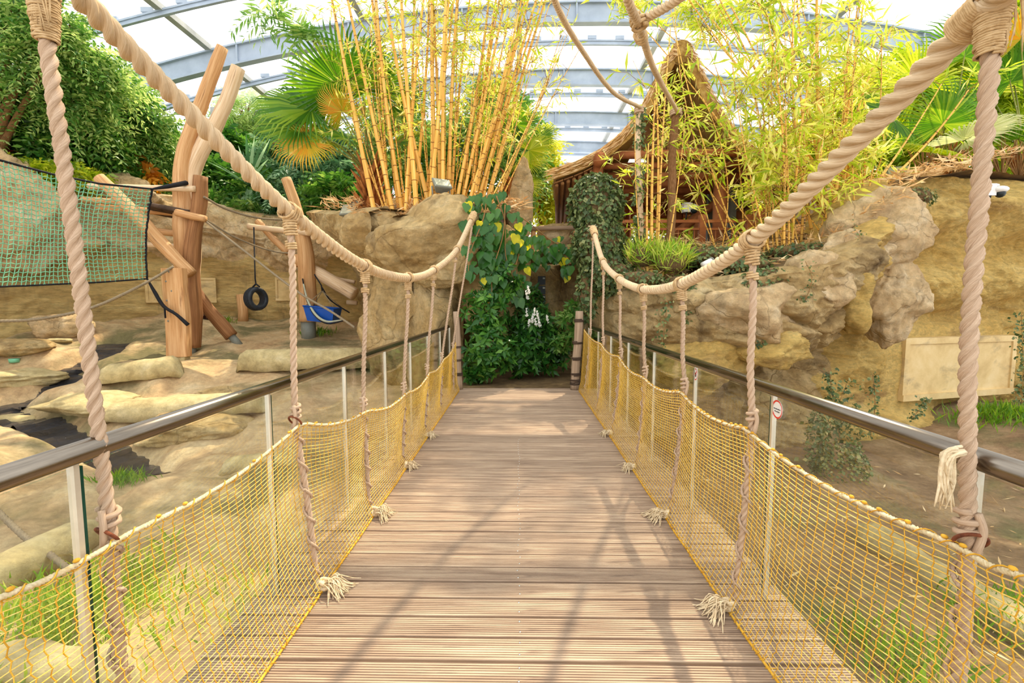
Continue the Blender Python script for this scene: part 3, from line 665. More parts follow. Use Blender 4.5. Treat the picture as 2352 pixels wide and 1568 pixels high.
# ---- thick main cables
LC = [(20, -210, 1.22), (95, -112, 1.37), (190, 0, 1.53), (400, 222, 1.87), (665, 487, 2.42), (838, 612, 3.3), (938, 638, 4.28), (997, 620, 5.3), (1050, 572, 6.4), (1088, 492, 7.8)]
RC = [(2470, -190, 1.02), (2330, -45, 1.16), (2235, 45, 1.30), (2000, 290, 1.62), (1727, 552, 2.28), (1565, 652, 3.3), (1477, 664, 4.27), (1422, 640, 5.4), (1385, 600, 6.5), (1362, 525, 7.7)]
LCp = [at(*p) for p in LC]; RCp = [at(*p) for p in RC]
def cable(name, pts, label, R=0.039, pitch=0.175, end=True):
    e = empty(name, pts[-1], label, 'rope')
    b = MB(); b.rope(pts, R, pitch, 24, 0.0125); b.build('rope_body', M['cable'], e)
    if end:
        b = MB(); b.coil(pts[-1], pts[-1].lerp(pts[-2], 0.22), R * 1.2, 0.012, 12, jit=.1); b.build('end_lashing', M['twine'], e)
        b = MB()
        for i in range(14):
            d = Vector((random.uniform(-1, 1), random.uniform(-.3, 1), random.uniform(-.2, 1))) * 0.10
            b.tube([pts[-1], pts[-1] + d * .5, pts[-1] + d + Vector((0, 0, -.03))], [0.008, .006, .003], 4)
        b.build('frayed_end', M['frayed'], e)
    return e
cable('main_cable', LCp, 'thick laid rope cable sagging along the left side of the bridge')
cable('main_cable', RCp, 'thick laid rope cable sagging along the right side of the bridge')

def tuft(p, d, n, L, r, seed):
    """a frayed knot lying on the deck: a wound lump and loose fibres"""
    rnd = random.Random(seed); b = MB(); p = Vector(p); d = Vector(d).normalized(); s = Vector((-d.y, d.x, 0))
    for i in range(n):
        a = rnd.uniform(-.6, .6); q = d * math.cos(a) + s * math.sin(a); l = L * rnd.uniform(.5, 1.1); h = rnd.uniform(0.012, 0.05)
        st = p + s * rnd.uniform(-.035, .035) + Vector((0, 0, rnd.uniform(.012, .05)))
        cur = s * rnd.uniform(-.05, .05)
        b.tube([st, st + q * l * .4 + Vector((0, 0, h * .5)), st + q * l * .75 + cur + Vector((0, 0, -st.z * .5)), Vector((*(st + q * l + cur * 1.6).xy, 0.006))], [r, r * .9, r * .8, r * .5], 5, step=0.02)
    return b
def knot_lump(p, d, R, r, seed):
    b = MB(); p = Vector(p); d = Vector(d).normalized()
    for k in range(3):
        q = Vector((random.uniform(-.5, .5), random.uniform(-.5, .5), random.uniform(.1, .7))).normalized()
        b.torus(p + Vector((0, 0, R * 0.9)) + d * (k * .012), R, r, q, 18, 7)
    b.coil(p + Vector((0, 0, .015)), p + d * .09 + Vector((0, 0, .02)), R * .7, r * .8, 4, jit=.3, seed=seed)
    return b

# net top edge, one point per suspender: (px, py, Y)
NTL = [(-170, 1455, 0.95), (0, 1372, 1.07), (275, 1235, 1.40), (693, 972, 2.42), (845, 943, 3.3), (935, 902, 4.28), (987, 856, 5.3), (1020, 825, 6.4), (1048, 785, 8.2)]
NTR = [(2560, 1440, 0.85), (2352, 1325, 1.06), (2195, 1250, 1.27), (1712, 985, 2.28), (1562, 900, 3.3), (1474, 865, 4.27), (1420, 818, 5.4), (1380, 790, 6.5), (1340, 755, 8.2)]
ordn = ['first', 'second', 'third', 'fourth', 'fifth', 'sixth', 'seventh']
def suspender(side, i, path, net_p, R, seed, ring=False, cab=None):
    """path: top joint ... bottom; net_p: where it meets the net's upper edge"""
    e = empty('suspender_rope', path[-1], f'{ordn[i]} hanging suspender rope from the front on the {side} side of the bridge', 'rope', f'suspender ropes on the {side} side')
    top, bot = path[0], path[-1]; near = top.y < 3
    b = MB(); b.rope(path, R, 0.128 if near else 0.115, 18 if near else 12, 0.012 if near else 0.018); b.build('rope_body', M['rope'], e)
    if cab is not None:       # lashing around cable and rope head
        t = (cab[1] - cab[0]).normalized(); b = MB()
        hd = (path[1] - top).normalized()
        b.coil(top - t * 0.03, top + t * 0.035, 0.047, 0.0065, 4, jit=.12, seed=seed)
        b.coil(top + hd * 0.035, top + hd * 0.115, R * 1.5, 0.0065, 6, jit=.22, seed=seed + 1)
        b.coil(top + hd * 0.15, top + hd * 0.185, R * 1.25, 0.006, 3, jit=.15, seed=seed + 2)
        for k in (-1, 1): b.tube([top + t * .04 * k + Vector((0, 0, .045)), top + t * .05 * k, top + hd * .06 - t * .03 * k, top + hd * .11], 0.0065, 6, step=.02)
        b.build('lashing', M['twine'], e)
    # thin cord lacing rope and net together
    low = catmull(path[-3:], .008); b = MB(); n = 120; pts = []
    for k in range(n + 1):
        t = k / n; c = Vector(low[int(t * (len(low) - 1))]); a = t * 2 * PI * 6 + seed; rr = R * 1.22
        pts.append(c + Vector((math.cos(a) * rr, math.sin(a) * rr, 0)))
    b.rope([tuple(p) for p in pts], 0.0085 if near else 0.0075, 0.035, 6, resample=False, lobe=.12); b.build('lacing_cord', M['rope'], e)
    b = MB(); b.coil(net_p + Vector((0, 0, .10)), net_p + Vector((0, 0, .03)), R * 1.15, 0.009, 2.4, jit=.2, seed=seed + 4)
    b.tube([net_p + Vector((0, -R * 1.1, .1)), net_p + Vector((.01, -R * 1.5, .05)), net_p + Vector((0, -R * 1.2, -.02))], .010, 6, step=.01); b.build('splice', M['rope'], e)
    if ring:
        b = MB(); b.torus(net_p + Vector((0, -0.01, 0.015)), 0.036, 0.0052, (0.35, 1.0, 0.8), 28, 8); b.build('iron_ring', M['rust'], e)
    return e
def path_of(top, net, bot):
    """slightly irregular hang"""
    return [top, top.lerp(net, .33) + Vector((.006, 0, 0)), top.lerp(net, .66) + Vector((-.004, .004, 0)), net, net.lerp(bot, .5) + Vector((.006, 0, 0)), bot]
KNL = [None, (700, 1392), (848, 1203), (926, 1085), (975, 1010), (1015, 955)]
KNR = [None, (1668, 1408), (1532, 1198), (1455, 1085), (1405, 1005), (1360, 948)]
for side, sx, CP, NT, KN in (('left', -1, LCp, NTL, KNL), ('right', 1, RCp, NTR, KNR)):
    for i in range(6):
        net_p = at(*NT[i + 2]); net_p = net_p + Vector((sx * 0.03, 0, 0))
        if i == 0:
            if sx < 0: path = [at(92, -60, 1.37), at(108, 100, 1.37), at(150, 400, 1.375), at(215, 900, 1.385), net_p, at(285, 1568, 1.40), Vector((-1.18, 1.41, 0.02))]
            else: path = [at(2285, -20, 1.25), at(2276, 120, 1.25), at(2255, 400, 1.255), at(2225, 800, 1.26), net_p, at(2197, 1568, 1.275), Vector((1.17, 1.28, 0.02))]
            e = suspender(side, i, path, net_p, 0.0215, 11 + i, True)
            top = path[0]; b = MB()       # big wrapped head where rope and cable are bound together
            b.coil(top + Vector((0, 0, .12)), at(*( (108, 95, 1.37) if sx < 0 else (2272, 130, 1.25))), 0.050, 0.0036, 46, jit=.12, seed=2, R1=0.026)
            if sx > 0:
                tg = (CP[3] - CP[1]).normalized(); b.coil(CP[2] - tg * .05, CP[2] + tg * .035, 0.044, 0.0038, 16, jit=.08, seed=8)
            for k in range(10):
                p = top + Vector((random.uniform(-.02, .05), -.03, -.02)); b.tube([p, p + Vector((.01, 0, -.06)), p + Vector((random.uniform(0, .03), 0, -random.uniform(.10, .15)))], [.004, .003, .0015], 4, step=.03)
            b.build('binding', M['twine'], e)
            if sx > 0:
                p = at(2172, 1045, 1.235); b = MB()
                for k in range(26):
                    q = p + Vector((random.uniform(-.012, .022), random.uniform(-.01, .01), random.uniform(-.01, .012))); l = random.uniform(.06, .15)
                    b.tube([q + Vector((.03, 0, .01)), q, q + Vector((random.uniform(-.012, .012), 0, -l * .5)), q + Vector((random.uniform(-.02, .02), 0, -l))], [.005, .0045, .004, .002], 5, step=.02)
                b.build('frayed_tail', M['frayed'], e)
            continue
        j = i + 4 - 1 if sx < 0 else i + 3
        top = CP[j]; Y = NT[i + 2][2]
        bot = Vector((sx * 1.10, Y, 0.03))
        e = suspender(side, i, path_of(top, net_p, bot), net_p, 0.0185, 20 + i, i == 1 and sx < 0, (CP[j - 1], CP[j + 1]))
        kd = Vector((-sx, -0.25, 0)); kp = Vector((sx * 1.06, Y - .02, 0.012))
        if i < 5:
            knot_lump(kp, kd, 0.026, 0.012, 30 + i).build('knot', M['frayed'], e)
            tuft(kp + kd * .03, kd, 60 if i < 3 else 26, 0.12 if i < 3 else .09, 0.0034, 40 + i).build('frayed_end', M['frayed'], e)
    # last rope at the end of the cable, straight down to the end post
    top = CP[-1]; net_p = at(1040, 800, 7.7) if sx < 0 else at(1356, 770, 7.7)
    suspender(side, 6, path_of(top, net_p, Vector((sx * 1.10, 7.75, .03))), net_p, 0.0175, 77, False, (CP[-2], CP[-1] + (CP[-1] - CP[-2])))

# ---- yellow side nets
def side_net(sx, NT):
    side = 'left' if sx < 0 else 'right'
    e = empty('side_net', (sx * 1.1, 4.5, 0), f'yellow knotted safety net along the {side} side of the bridge deck', 'net')
    top = [at(*p) for p in NT]; TY = [p.y for p in top]; TX = [p.x for p in top]; TZ = [p.z for p in top]
    def topc(y):
        z = np.interp(y, TY, TZ); x = np.interp(y, TY, TX)
        for a, c in zip(TY[:-1], TY[1:]):
            if a <= y <= c: z -= 0.05 * math.sin(PI * (y - a) / (c - a)) * min(1, (c - a)); break
        return x, z
    ny = 170; nz = 42; ys = np.linspace(0.72, 8.15, ny); Pn = np.zeros((ny, nz + 1, 3))
    rnd = np.random.default_rng(5 if sx < 0 else 6)
    for i, y in enumerate(ys):
        x1, z1 = topc(y); x0 = sx * 1.085
        for k in range(nz + 1):
            t = k / nz; x = x0 + (x1 - x0) * smooth(t, -0.1, 1.0); z = 0.012 + (z1 - 0.012) * t ** 0.97
            x -= sx * 0.035 * math.exp(-(t / 0.10) ** 2); x += sx * 0.035 * math.sin(PI * t) * (0.5 + 0.5 * math.sin(y * 6.0))
            yy = y + (0.0032 if k % 2 else -0.0032)
            Pn[i, k] = (x, yy, z)
    Pn += rnd.normal(0, 0.0011, Pn.shape); Pn[..., 2] = np.maximum(Pn[..., 2], 0.008)
    b = MB(); r = 0.0018
    def edges(A0, A1):
        nonlocal b
        d = A1 - A0; L = np.linalg.norm(d, axis=1)[:, None]; d = d / L
        u = np.cross(d, A((0.3, 0.2, 0.9))); u /= np.linalg.norm(u, axis=1)[:, None]; w = np.cross(d, u); ring = []
        for Q in (A0, A1):
            for a in range(4):
                ring.append(Q + r * (math.cos(a * PI / 2) * u + math.sin(a * PI / 2) * w))
        V = np.stack(ring, 1).reshape(-1, 3); n = len(A0); base = np.arange(n)[:, None] * 8
        F = np.concatenate([base + A([a, (a + 1) % 4, 4 + (a + 1) % 4, 4 + a]).astype(int)[None] for a in range(4)])
        b.add(V, F)
    edges(Pn[:-1, :-1].reshape(-1, 3), Pn[1:, :-1].reshape(-1, 3))
    b.build('row_cords', M['netrow'], e, kind='stuff'); b = MB()
    edges(Pn[:, :-1].reshape(-1, 3), Pn[:, 1:].reshape(-1, 3))
    K = Pn[:, 1:-1].reshape(-1, 3); O = A([(1, 0, 0), (-1, 0, 0), (0, 1, 0), (0, -1, 0), (0, 0, 1), (0, 0, -1)]) * 0.0038
    V = (K[:, None] + O[None]).reshape(-1, 3); base = np.arange(len(K))[:, None] * 6
    F = np.concatenate([base + A(f).astype(int)[None] for f in ((0, 2, 4), (2, 1, 4), (1, 3, 4), (3, 0, 4), (2, 0, 5), (1, 2, 5), (3, 1, 5), (0, 3, 5))])
    b.add(V, F)
    b.build('column_cords', M['net'], e, kind='stuff')
    # white edge rope with yellow lashings
    edge = [Vector(Pn[i, nz]) for i in range(0, ny, 2)]
    b = MB(); b.rope([tuple(p) for p in edge], 0.0095, 0.04, 8, 0.011, lobe=.15); b.build('edge_rope', M['netedge'], e)
    b = MB(); pts = []
    full = [Vector(p) for p in catmull(edge, 0.0075)]
    for i, p in enumerate(full): a = i * .62; pts.append(p + Vector((math.cos(a) * .0115, 0, math.sin(a) * .0115)))
    b.tube(pts, 0.0022, 4)
    rr = random.Random(9)
    for i in range(0, len(full), 7):
        if rr.random() < (.5 if sx > 0 else .2): b.ball(full[i] + Vector((0, 0, .012)), (.008, .011, .006), 7, 5)
    b.build('edge_lashing', M['net'], e, kind='stuff')
    bot = [Vector((Pn[i, 0][0], Pn[i, 0][1], 0.012)) for i in range(0, ny, 3)]
    b = MB(); b.tube([p + Vector((0, 0, .003 * math.sin(i))) for i, p in enumerate(bot)], 0.006, 6, step=.03)
    for i in range(0, ny - 1):
        p = Vector(Pn[i, 0]); b.tube([p + Vector((-sx * .012, rr.uniform(-.02, .02), 0)), p + Vector((0, 0, .010)), p + Vector((sx * .02, rr.uniform(-.02, .02), 0.02))], .0022, 4)
    b.build('hem_cord', M['net'], e, kind='stuff')
side_net(-1, NTL); side_net(1, NTR)

# ---- timber end posts
def end_post(px0, py0, px1, py1, Y, r, label, wraps):
    p0, p1 = at(px0, py0, Y), at(px1, py1, Y); p1.z = 0.0
    e = empty('end_post', p1, label, 'post', 'posts at the far end of the bridge')
    b = MB(); b.tube([p0, p0.lerp(p1, .35) + Vector((.008, 0, 0)), p0.lerp(p1, .7) - Vector((.008, 0, 0)), p1], [r * .92, r, r, r * 1.05], 14, step=.1, wob=.06); b.build('shaft', M['greylog'], e)
    for t in wraps:
        c = p0.lerp(p1, t); b = MB(); b.coil(c + Vector((0, 0, .025)), c - Vector((0, 0, .025)), r * 1.12, 0.009, 2.5, jit=.08, seed=int(t * 50)); b.build('rope_wrap', M['beam'], e)
end_post(1047, 715, 1056, 893, 8.3, 0.055, 'slim weathered post at the left far end of the deck', (.45, .62, .8))
end_post(1331, 714, 1320, 893, 8.3, 0.075, 'thicker weathered post at the right far end of the deck', (.12, .4, .6, .8, .88, .92))

# ---- ropes strung overhead to the tree trunks
def over_rope(pts, R, label):
    e = empty('overhead_rope', at(*pts[-1]), label, 'rope', 'ropes overhead'); P = [at(*p) for p in pts]
    b = MB(); b.rope(P, R, 0.13, 12, 0.02); b.build('rope_body', M['cable'], e)
    return e
over_rope([(1180, -330, 3.0), (1270, -8, 4.4), (1340, 120, 5.8), (1410, 213, 7.2), (1472, 247, 8.55)], 0.033, 'overhead rope descending to the ivy-clad trunk')
e = over_rope([(1360, -330, 2.3), (1440, -8, 3.2), (1470, 65, 3.7), (1505, 165, 5.2), (1556, 256, 8.55)], 0.033, 'overhead rope descending to the bare brown trunk')
j = at(1466, 48, 3.58)
b = MB(); b.coil(j + Vector((-.01, 0, .03)), j + Vector((.02, 0, -.05)), .05, .014, 3, jit=.1); b.build('binding', M['twine'], e)
b = MB(); b.coil(at(1468, 75, 3.8), at(1474, 90, 4.0), .042, .012, 3, jit=.1); b.build('binding', M['twine'], e)
over_rope([(1900, -330, 2.4), (1620, -55, 3.0), (1545, 5, 3.3), (1500, 32, 3.5), (1472, 48, 3.62)], 0.036, 'thick short overhead rope branching off to the upper right')

# ================================================================ ROCKS
def boulder(name, c, r, seed, mat, label, cat='boulder', cuts=10, amp=0.16, sub=56, flat_top=None, group=None, rotz=0, planes=()):
    n, m = sub * 2, sub; th = np.linspace(0.001, PI - 0.001, m); ph = np.arange(n) * 2 * PI / n
    D = np.stack([np.outer(np.sin(th), np.cos(ph)), np.outer(np.sin(th), np.sin(ph)), np.repeat(np.cos(th)[:, None], n, 1)], -1).reshape(-1, 3)
    rg = np.random.default_rng(seed); R = np.full(len(D), 1.15)
    for k in range(cuts):                                   # chisel with planes
        nrm = rg.normal(size=3); nrm /= np.linalg.norm(nrm); off = rg.uniform(0.72, 1.0)
        q = D @ nrm; R = np.where(q > 0.05, np.minimum(R, off / np.maximum(q, 0.05)), R)
    for nx, ny_, nz_, off in planes:
        nv_ = A((nx, ny_, nz_)); nv_ = nv_ / np.linalg.norm(nv_); q = D @ nv_; R = np.where(q > 0.05, np.minimum(R, off / np.maximum(q, 0.05)), R)
    if flat_top is not None: q = D[:, 2]; R = np.where(q > 0.05, np.minimum(R, flat_top / np.maximum(q, 0.05)), R)
    P = D * R[:, None]
    P = P + D * (amp * fbm(P * 1.6 + seed, 4, seed) + amp * 0.25 * fbm(P * 7 + seed, 3, seed + 3))[:, None]
    P = P * A(r)
    if rotz: P = P @ A(Matrix.Rotation(rotz, 3, 'Z')).T
    b = MB(); b.add(P + A(tuple(c)), grid_faces(m, n, True)[:, ::-1])
    return b.build(name, mat, label=label, cat=cat, group=group)
boulder('big_boulder', (-1.80, 9.4, 2.72), (1.36, 1.0, 0.98), 5, M['rock'], 'huge sand-coloured boulder overhanging beside the left cable end', cuts=16, amp=.13, sub=90, flat_top=.86, planes=((-.62, -.1, .8, .58), (-.3, -.8, .55, .80), (.1, -.75, -.6, .62), (.95, -.2, .1, .86)))
boulder('big_boulder', (-2.35, 10.5, 0.75), (0.98, 0.85, 1.75), 23, M['rock'], 'rock column carrying the huge boulder left of the bridge', cat='rock', cuts=12, amp=.16, sub=70)
boulder('big_boulder', (-1.80, 10.2, 1.0), (0.66, 0.8, 1.5), 29, M['rock'], 'smooth rock face under the boulder next to the left end post', cat='rock', cuts=12, amp=.08, sub=60)
boulder('big_boulder', (-2.75, 10.1, 3.0), (.95, .7, .5), 31, M['rock'], 'low rock filling the ledge behind the left end of the huge boulder', cat='rock', cuts=10, amp=.12, sub=50)
# right-hand ledge rocks
def prock(px, py, w, h, Y, seed, mat, label, deep=0.8, **k):
    c = at(px, py, Y); sx = w / 2 / F_PX * Y * 1.02; sz = h / 2 / F_PX * Y * 1.02
    return boulder('ledge_rock', c, (sx, max(sx, sz) * deep, sz), seed, mat, label, 'rock', group='rocks on the right ledge', **k)
prock(1725, 715, 240, 150, 7.75, 41, M['rockgrey'], 'wide low rock under the ledge behind the second right rope', sub=60)
prock(1862, 655, 150, 130, 7.7, 43, M['rockgrey'], 'rounded pale rock on the ledge left of the hanging rock nose', sub=60)
prock(1945, 690, 80, 150, 7.9, 47, M['ochre'], 'narrow yellow rock wedged between two pale rocks', sub=50)
prock(2035, 690, 130, 165, 8.2, 53, M['rockgrey'], 'hanging rock nose below the stacked pale rocks', sub=60)
prock(2010, 545, 180, 170, 8.5, 59, M['rockgrey'], 'topmost pale rock block at the corner of the ochre wall', sub=60)
prock(1960, 575, 130, 80, 8.1, 61, M['rockgrey'], 'flat pale rock slab in front of the topmost block', sub=50)
prock(1600, 690, 150, 80, 7.9, 67, M['rock'], 'brown ledge rock between the second and third right ropes', sub=50)
prock(1480, 690, 110, 70, 8.5, 71, M['rock'], 'shaded ledge rock left of the third right rope', sub=50)
prock(1780, 800, 150, 90, 7.4, 73, M['ochre'], 'low rock bulge in the wall right of the second right rope', sub=50)
prock(1620, 840, 200, 120, 7.6, 79, M['ochre'], 'broad rock bulge in the wall behind the camera sticker', sub=50)
# left side rocks
c = at(30, 480, 12.5); boulder('wall_boulder', c, (1.1, 1.0, 1.5), 83, M['rockgrey'], 'tall pale boulder behind the green net at the left edge', 'boulder', sub=60)
c = at(210, 470, 15); boulder('wall_boulder', c, (2.3, 1.0, 1.0), 89, M['rockgrey'], 'broad pale boulder on the wall behind the green net', 'boulder', sub=60)
c = at(250, 580, 15.6); boulder('wall_boulder', c, (1.4, .8, .9), 97, M['rockgrey'], 'jutting grey rock low on the wall behind the green net', 'rock', sub=50)
p = G(115, 775); boulder('round_stone', p + Vector((0, .3, .28)), (.62, .45, .34), 101, M['rockgrey'], 'smooth grey stone lying at the foot of the left wall', 'stone', cuts=5, amp=.08, sub=40, rotz=.4)
for i, (px, py, s, lab) in enumerate(((130, 785, .30, 'small flat stone in front of the smooth grey stone'), (25, 800, .75, 'flat pale rock slab above the stream at the left edge'), (30, 965, .35, 'pale rock sitting in the bend of the stream'),
                                      (520, 905, .5, 'flat rock between the second and third curb'), (200, 930, .8, 'low rock slab along the right bank of the stream'), (440, 985, .9, 'mossy rock hump under the left handrail'), (40, 870, .8, 'flat rock slab on the left bank of the stream'))):
    p = G(px, py); boulder('bank_rock', p + Vector((0, 0, .02)), (s, s * .75, s * .26), 110 + i, M['rock'] if i % 2 else M['curb'], lab, 'rock', cuts=6, amp=.12, sub=36, group='rocks along the stream')

# ================================================================ CAST CURBS AND LOGS ON THE GROUND
def curb(px0, py0, px1, py1, h, w, label, mat='curb', name='log_curb', seed=0, dz=0.0):
    a, c = G(px0, py0), G(px1, py1); a.z += dz; c.z += dz; d = (c - a); n = max(10, int(d.length / .12)); s = Vector((-d.y, d.x, 0)).normalized()
    if s.y > 0: s = -s
    prof = []                                               # rounded block section: front, top, back
    for k in range(12):
        q = PI * (k / 11); prof.append((math.cos(q) * w / 2 * (1 - .15 * math.sin(q)), h * (math.sin(q) ** .45)))
    V = []
    for i in range(n + 1):
        t = i / n; p = a.lerp(c, t); sc = min(1, (math.sin(PI * min(1, max(0, min(t, 1 - t) * n / 4)) / 2)) ** .5 + .25)
        for (u, z) in prof: V.append(p + s * u * sc + Vector((0, 0, -.12 + (z + .12) * sc)))
    V = A([tuple(v) for v in V]); V += (0.035 * fbm(V * 3, 4, seed + 9))[:, None] * A((.5, .5, 1))
    m = len(prof); b = MB(); b.add(V, [grid_faces(n + 1, m, True), np.arange(m)[None], (np.arange(m) + n * m)[::-1][None]])
    return b.build(name, M[mat], label=label, cat='curb', group='cast curbs in the enclosure')
curb(545, 848, 860, 842, .46, .7, 'long cast-rock curb in front of the second climbing post', seed=1)
curb(225, 880, 425, 858, .40, .6, 'cast-rock curb ending at the foot of the broad timber post', seed=2)
curb(250, 962, 620, 935, .34, .8, 'cracked cast-rock curb above the left handrail', seed=3)
curb(500, 1085, 700, 1065, .22, .4, 'cast log lying behind the left net near the second rope', seed=4)
curb(-120, 1420, 235, 1230, .30, .42, 'sunlit cast log at the lower left behind the net', seed=5)
curb(-60, 1540, 330, 1568, .2, .3, 'low cast edge in the grass at the bottom left', seed=6)
curb(1965, 1225, 2500, 1560, .22, .30, 'pale fallen cast log behind the right net', seed=7)

# ================================================================ CLIMBING FRAMES
def log(parent, pts, r, name='log', mat='log', n=14, cap=True, seed=0, wob=.10):
    b = MB(); b.tube([at(*p) for p in pts], r, n, cap, step=.12, wob=wob, seed=seed); return b.build(name, M[mat], parent)
f1 = empty('climbing_structure', G(440, 800), 'big climbing frame of stripped trunks with tall forked limbs', 'climbing frame')
log(f1, [(422, 700, 12.3), (425, 600, 12.3), (424, 500, 12.3), (418, 400, 12.3), (432, 320, 12.3), (466, 230, 12.3), (490, 165, 12.3), (511, 108, 12.3)], [.16, .24, .27, .22, .19, .17, .16, .13], 'tall_limb', seed=1)
log(f1, [(440, 640, 12.45), (442, 520, 12.45), (440, 420, 12.45), (452, 366, 12.45), (498, 282, 12.45), (525, 220, 12.45), (547, 155, 12.45)], [.2, .2, .2, .2, .19, .17, .16], 'tall_limb', 'palelog', seed=2)
log(f1, [(447, 798, 12.1), (444, 700, 12.1), (440, 620, 12.1), (445, 540, 12.1), (458, 470, 12.1), (461, 405, 12.1)], [.15, .2, .2, .19, .18, .17], 'upright_trunk', 'darklog', seed=3)
pA = [(436, 785, 12.1), (436, 810, 12.1)]
b = MB(); g = G(440, 810); b.tube([at(440, 780, 12.1), Vector((at(440, 780, 12.1).x, 12.1, float(h_ground(at(440, 780, 12.1).x, 12.1)) - .1))], .10, 14); b.build('steel_foot', M['fixture'], f1)
log(f1, [(228, 408, 11.4), (300, 480, 11.5), (370, 558, 11.6), (440, 630, 11.7)], [.14, .16, .16, .14], 'sloping_log', seed=4)
log(f1, [(428, 640, 12.5), (475, 705, 12.6), (532, 772, 12.7)], [.15, .165, .165], 'sloping_log', 'darklog', seed=5)
pf = at(532, 772, 12.7); b = MB(); d = (at(532, 772, 12.7) - at(475, 705, 12.6)).normalized(); q = pf
while q.z > float(h_ground(q.x, q.y)) - .08: q = q + d * .05
b.tube([pf - d * .05, q], .10, 14); b.build('steel_foot', M['fixture'], f1)
for a, c, r in (((205, 428, 11.9), (448, 434, 11.9), .075), ((190, 458, 12.6), (300, 466, 12.4), .08), ((225, 476, 12.7), (420, 490, 12.3), .085), ((405, 488, 11.9), (472, 503, 11.9), .09), ((335, 527, 12.5), (410, 537, 12.4), .085), ((335, 562, 12.6), (458, 568, 12.3), .07)):
    log(f1, [a, tuple((u + w) / 2 for u, w in zip(a, c)), c], r, 'rung', 'palelog' if r < .08 else 'log', 10, seed=int(a[0]))
sh = empty('tmp')
bpy.data.objects.remove(sh)
for i in range(6):                                          # bark-board shelf
    u = i / 5; p0, p1 = at(342, 470 + 3 * i, 12.0 + .14 * i), at(436, 488 + 3 * i, 12.0 + .14 * i)
    b = MB(); b.tube([p0, p1], .065, 6); b.build('shelf_board', M['beam'], f1)
fp = empty('timber_post', G(410, 862), 'broad split-timber post with bolts in front of the climbing frame', 'post')
tp, bt = at(398, 616, 11.0), at(410, 818, 11.0)
b = MB(); V = []; W = .255
for z, dx in ((0, 0), (.3, .01), (.55, .03), (.8, .02), (1.0, 0)):
    c = tp.lerp(bt, z) + Vector((dx, 0, 0))
    for x, y in ((-W, .10), (-W * .98, -.07), (-W * .4, -.12), (W * .4, -.13), (W * .98, -.07), (W, .10)): V.append((c.x + x, c.y + y, c.z))
b.add(V, [grid_faces(5, 6, True), np.arange(6)[None], (np.arange(6) + 24)[::-1][None]], None, A(V) * A((3, 3, 1))); b.build('post_timber', M['log'], fp, smooth=False)
b = MB(); b.box((bt.x + .05, 11.02, bt.z - .22), (.30, .2, .62)); b.build('concrete_foot', M['curb'], fp, smooth=False)
for i, (px, py) in enumerate(((388, 624), (381, 646), (394, 668), (383, 690), (398, 713), (386, 737))):
    b = MB(); p = at(px, py, 10.88); b.ball(p, (.022, .018, .022), 8, 6); b.build('bolt', M['fixture'], fp)

f2 = empty('climbing_structure', G(708, 768), 'second climbing frame with short post and crossed logs behind the rope', 'climbing frame')
log(f2, [(708, 738, 14), (706, 650, 14), (702, 580, 14), (692, 530, 14), (675, 460, 14), (657, 410, 14)], [.25, .25, .24, .2, .16, .14], 'upright_trunk', seed=11)
p = at(708, 735, 14); b = MB(); b.tube([p, Vector((p.x, p.y, float(h_ground(p.x, p.y)) - .1))], .21, 18); b.build('steel_foot', M['fixture'], f2)
log(f2, [(571, 520, 14.0), (640, 528, 13.9), (715, 536, 13.8)], .085, 'crossbar', 'palelog', 10, seed=12)
log(f2, [(592, 508, 14.4), (625, 545, 14.3), (662, 580, 14.2)], .10, 'sloping_log', 'log', 10, seed=13)
log(f2, [(680, 598, 14.3), (740, 632, 14.2), (815, 676, 14.1)], [.16, .19, .2], 'sloping_log', 'palelog', 12, seed=14)
log(f2, [(735, 628, 14.6), (775, 640, 14.6), (815, 648, 14.6)], .06, 'thin_pole', 'palelog', 8, seed=15)
log(f2, [(797, 694, 14.6), (820, 695, 14.6)], .07, 'peg', 'palelog', 10, seed=16)
log(f2, [(682, 585, 14), (686, 612, 14)], .17, 'stub', 'log', 10, seed=17)
b = MB(); p0, p1 = at(622, 525, 14.3), at(668, 530, 14.3); b.tube([p0, p1], .07, 6); b.build('board', M['beam'], f2)
# stump
g0 = G(558, 736); b = MB(); st = empty('stump', g0, 'short upright stump near the wall left of the tyre', 'stump')
b.tube([Vector((g0.x, g0.y, g0.z - .1)), g0 + Vector((.02, 0, .3)), Vector((g0.x - .03, g0.y, at(556, 676, g0.y).z))], [.16, .15, .15], 12, wob=.08); b.build('trunk', M['log'], st)

# tyre swing
tc = at(588, 686, 12.9); ty = empty('tyre_swing', tc, 'black rubber tyre hanging on a dark rope over the ground', 'tyre')
ax = Vector((0.94, -0.35, 0.05)).normalized(); q = A(ax.to_track_quat('Z', 'Y').to_matrix())
prof = [(.205, -.11), (.235, -.125), (.275, -.13), (.305, -.115), (.318, -.08), (.320, 0), (.318, .08), (.305, .115), (.275, .13), (.235, .125), (.205, .11), (.215, .06), (.22, 0), (.215, -.06)]
V = []; n = 40
for i in range(n):
    a = 2 * PI * i / n
    for (r, z) in prof: V.append((r * math.cos(a), r * math.sin(a), z))
m = len(prof); i = np.repeat(np.arange(n), m); jx = np.tile(np.arange(m), n)
F = np.stack([i * m + jx, ((i + 1) % n) * m + jx, ((i + 1) % n) * m + (jx + 1) % m, i * m + (jx + 1) % m], 1)
b = MB(); b.add(A(V) @ q.T + A(tuple(tc)), F); tr = b.build('tyre_body', M['rubber'], ty)
b = MB()
for z in (-.06, 0, .06): b.torus(tc + ax * z, .321, .006, tuple(ax), 40, 5)
b.build('tread_rib', M['strap'], tr)
tt = at(588, 655, 12.9); b = MB(); b.tube([at(583, 522, 13.4), at(586, 640, 12.95), tt + Vector((0, 0, .03))], .018, 6); b.build('rope', M['strap'], ty)
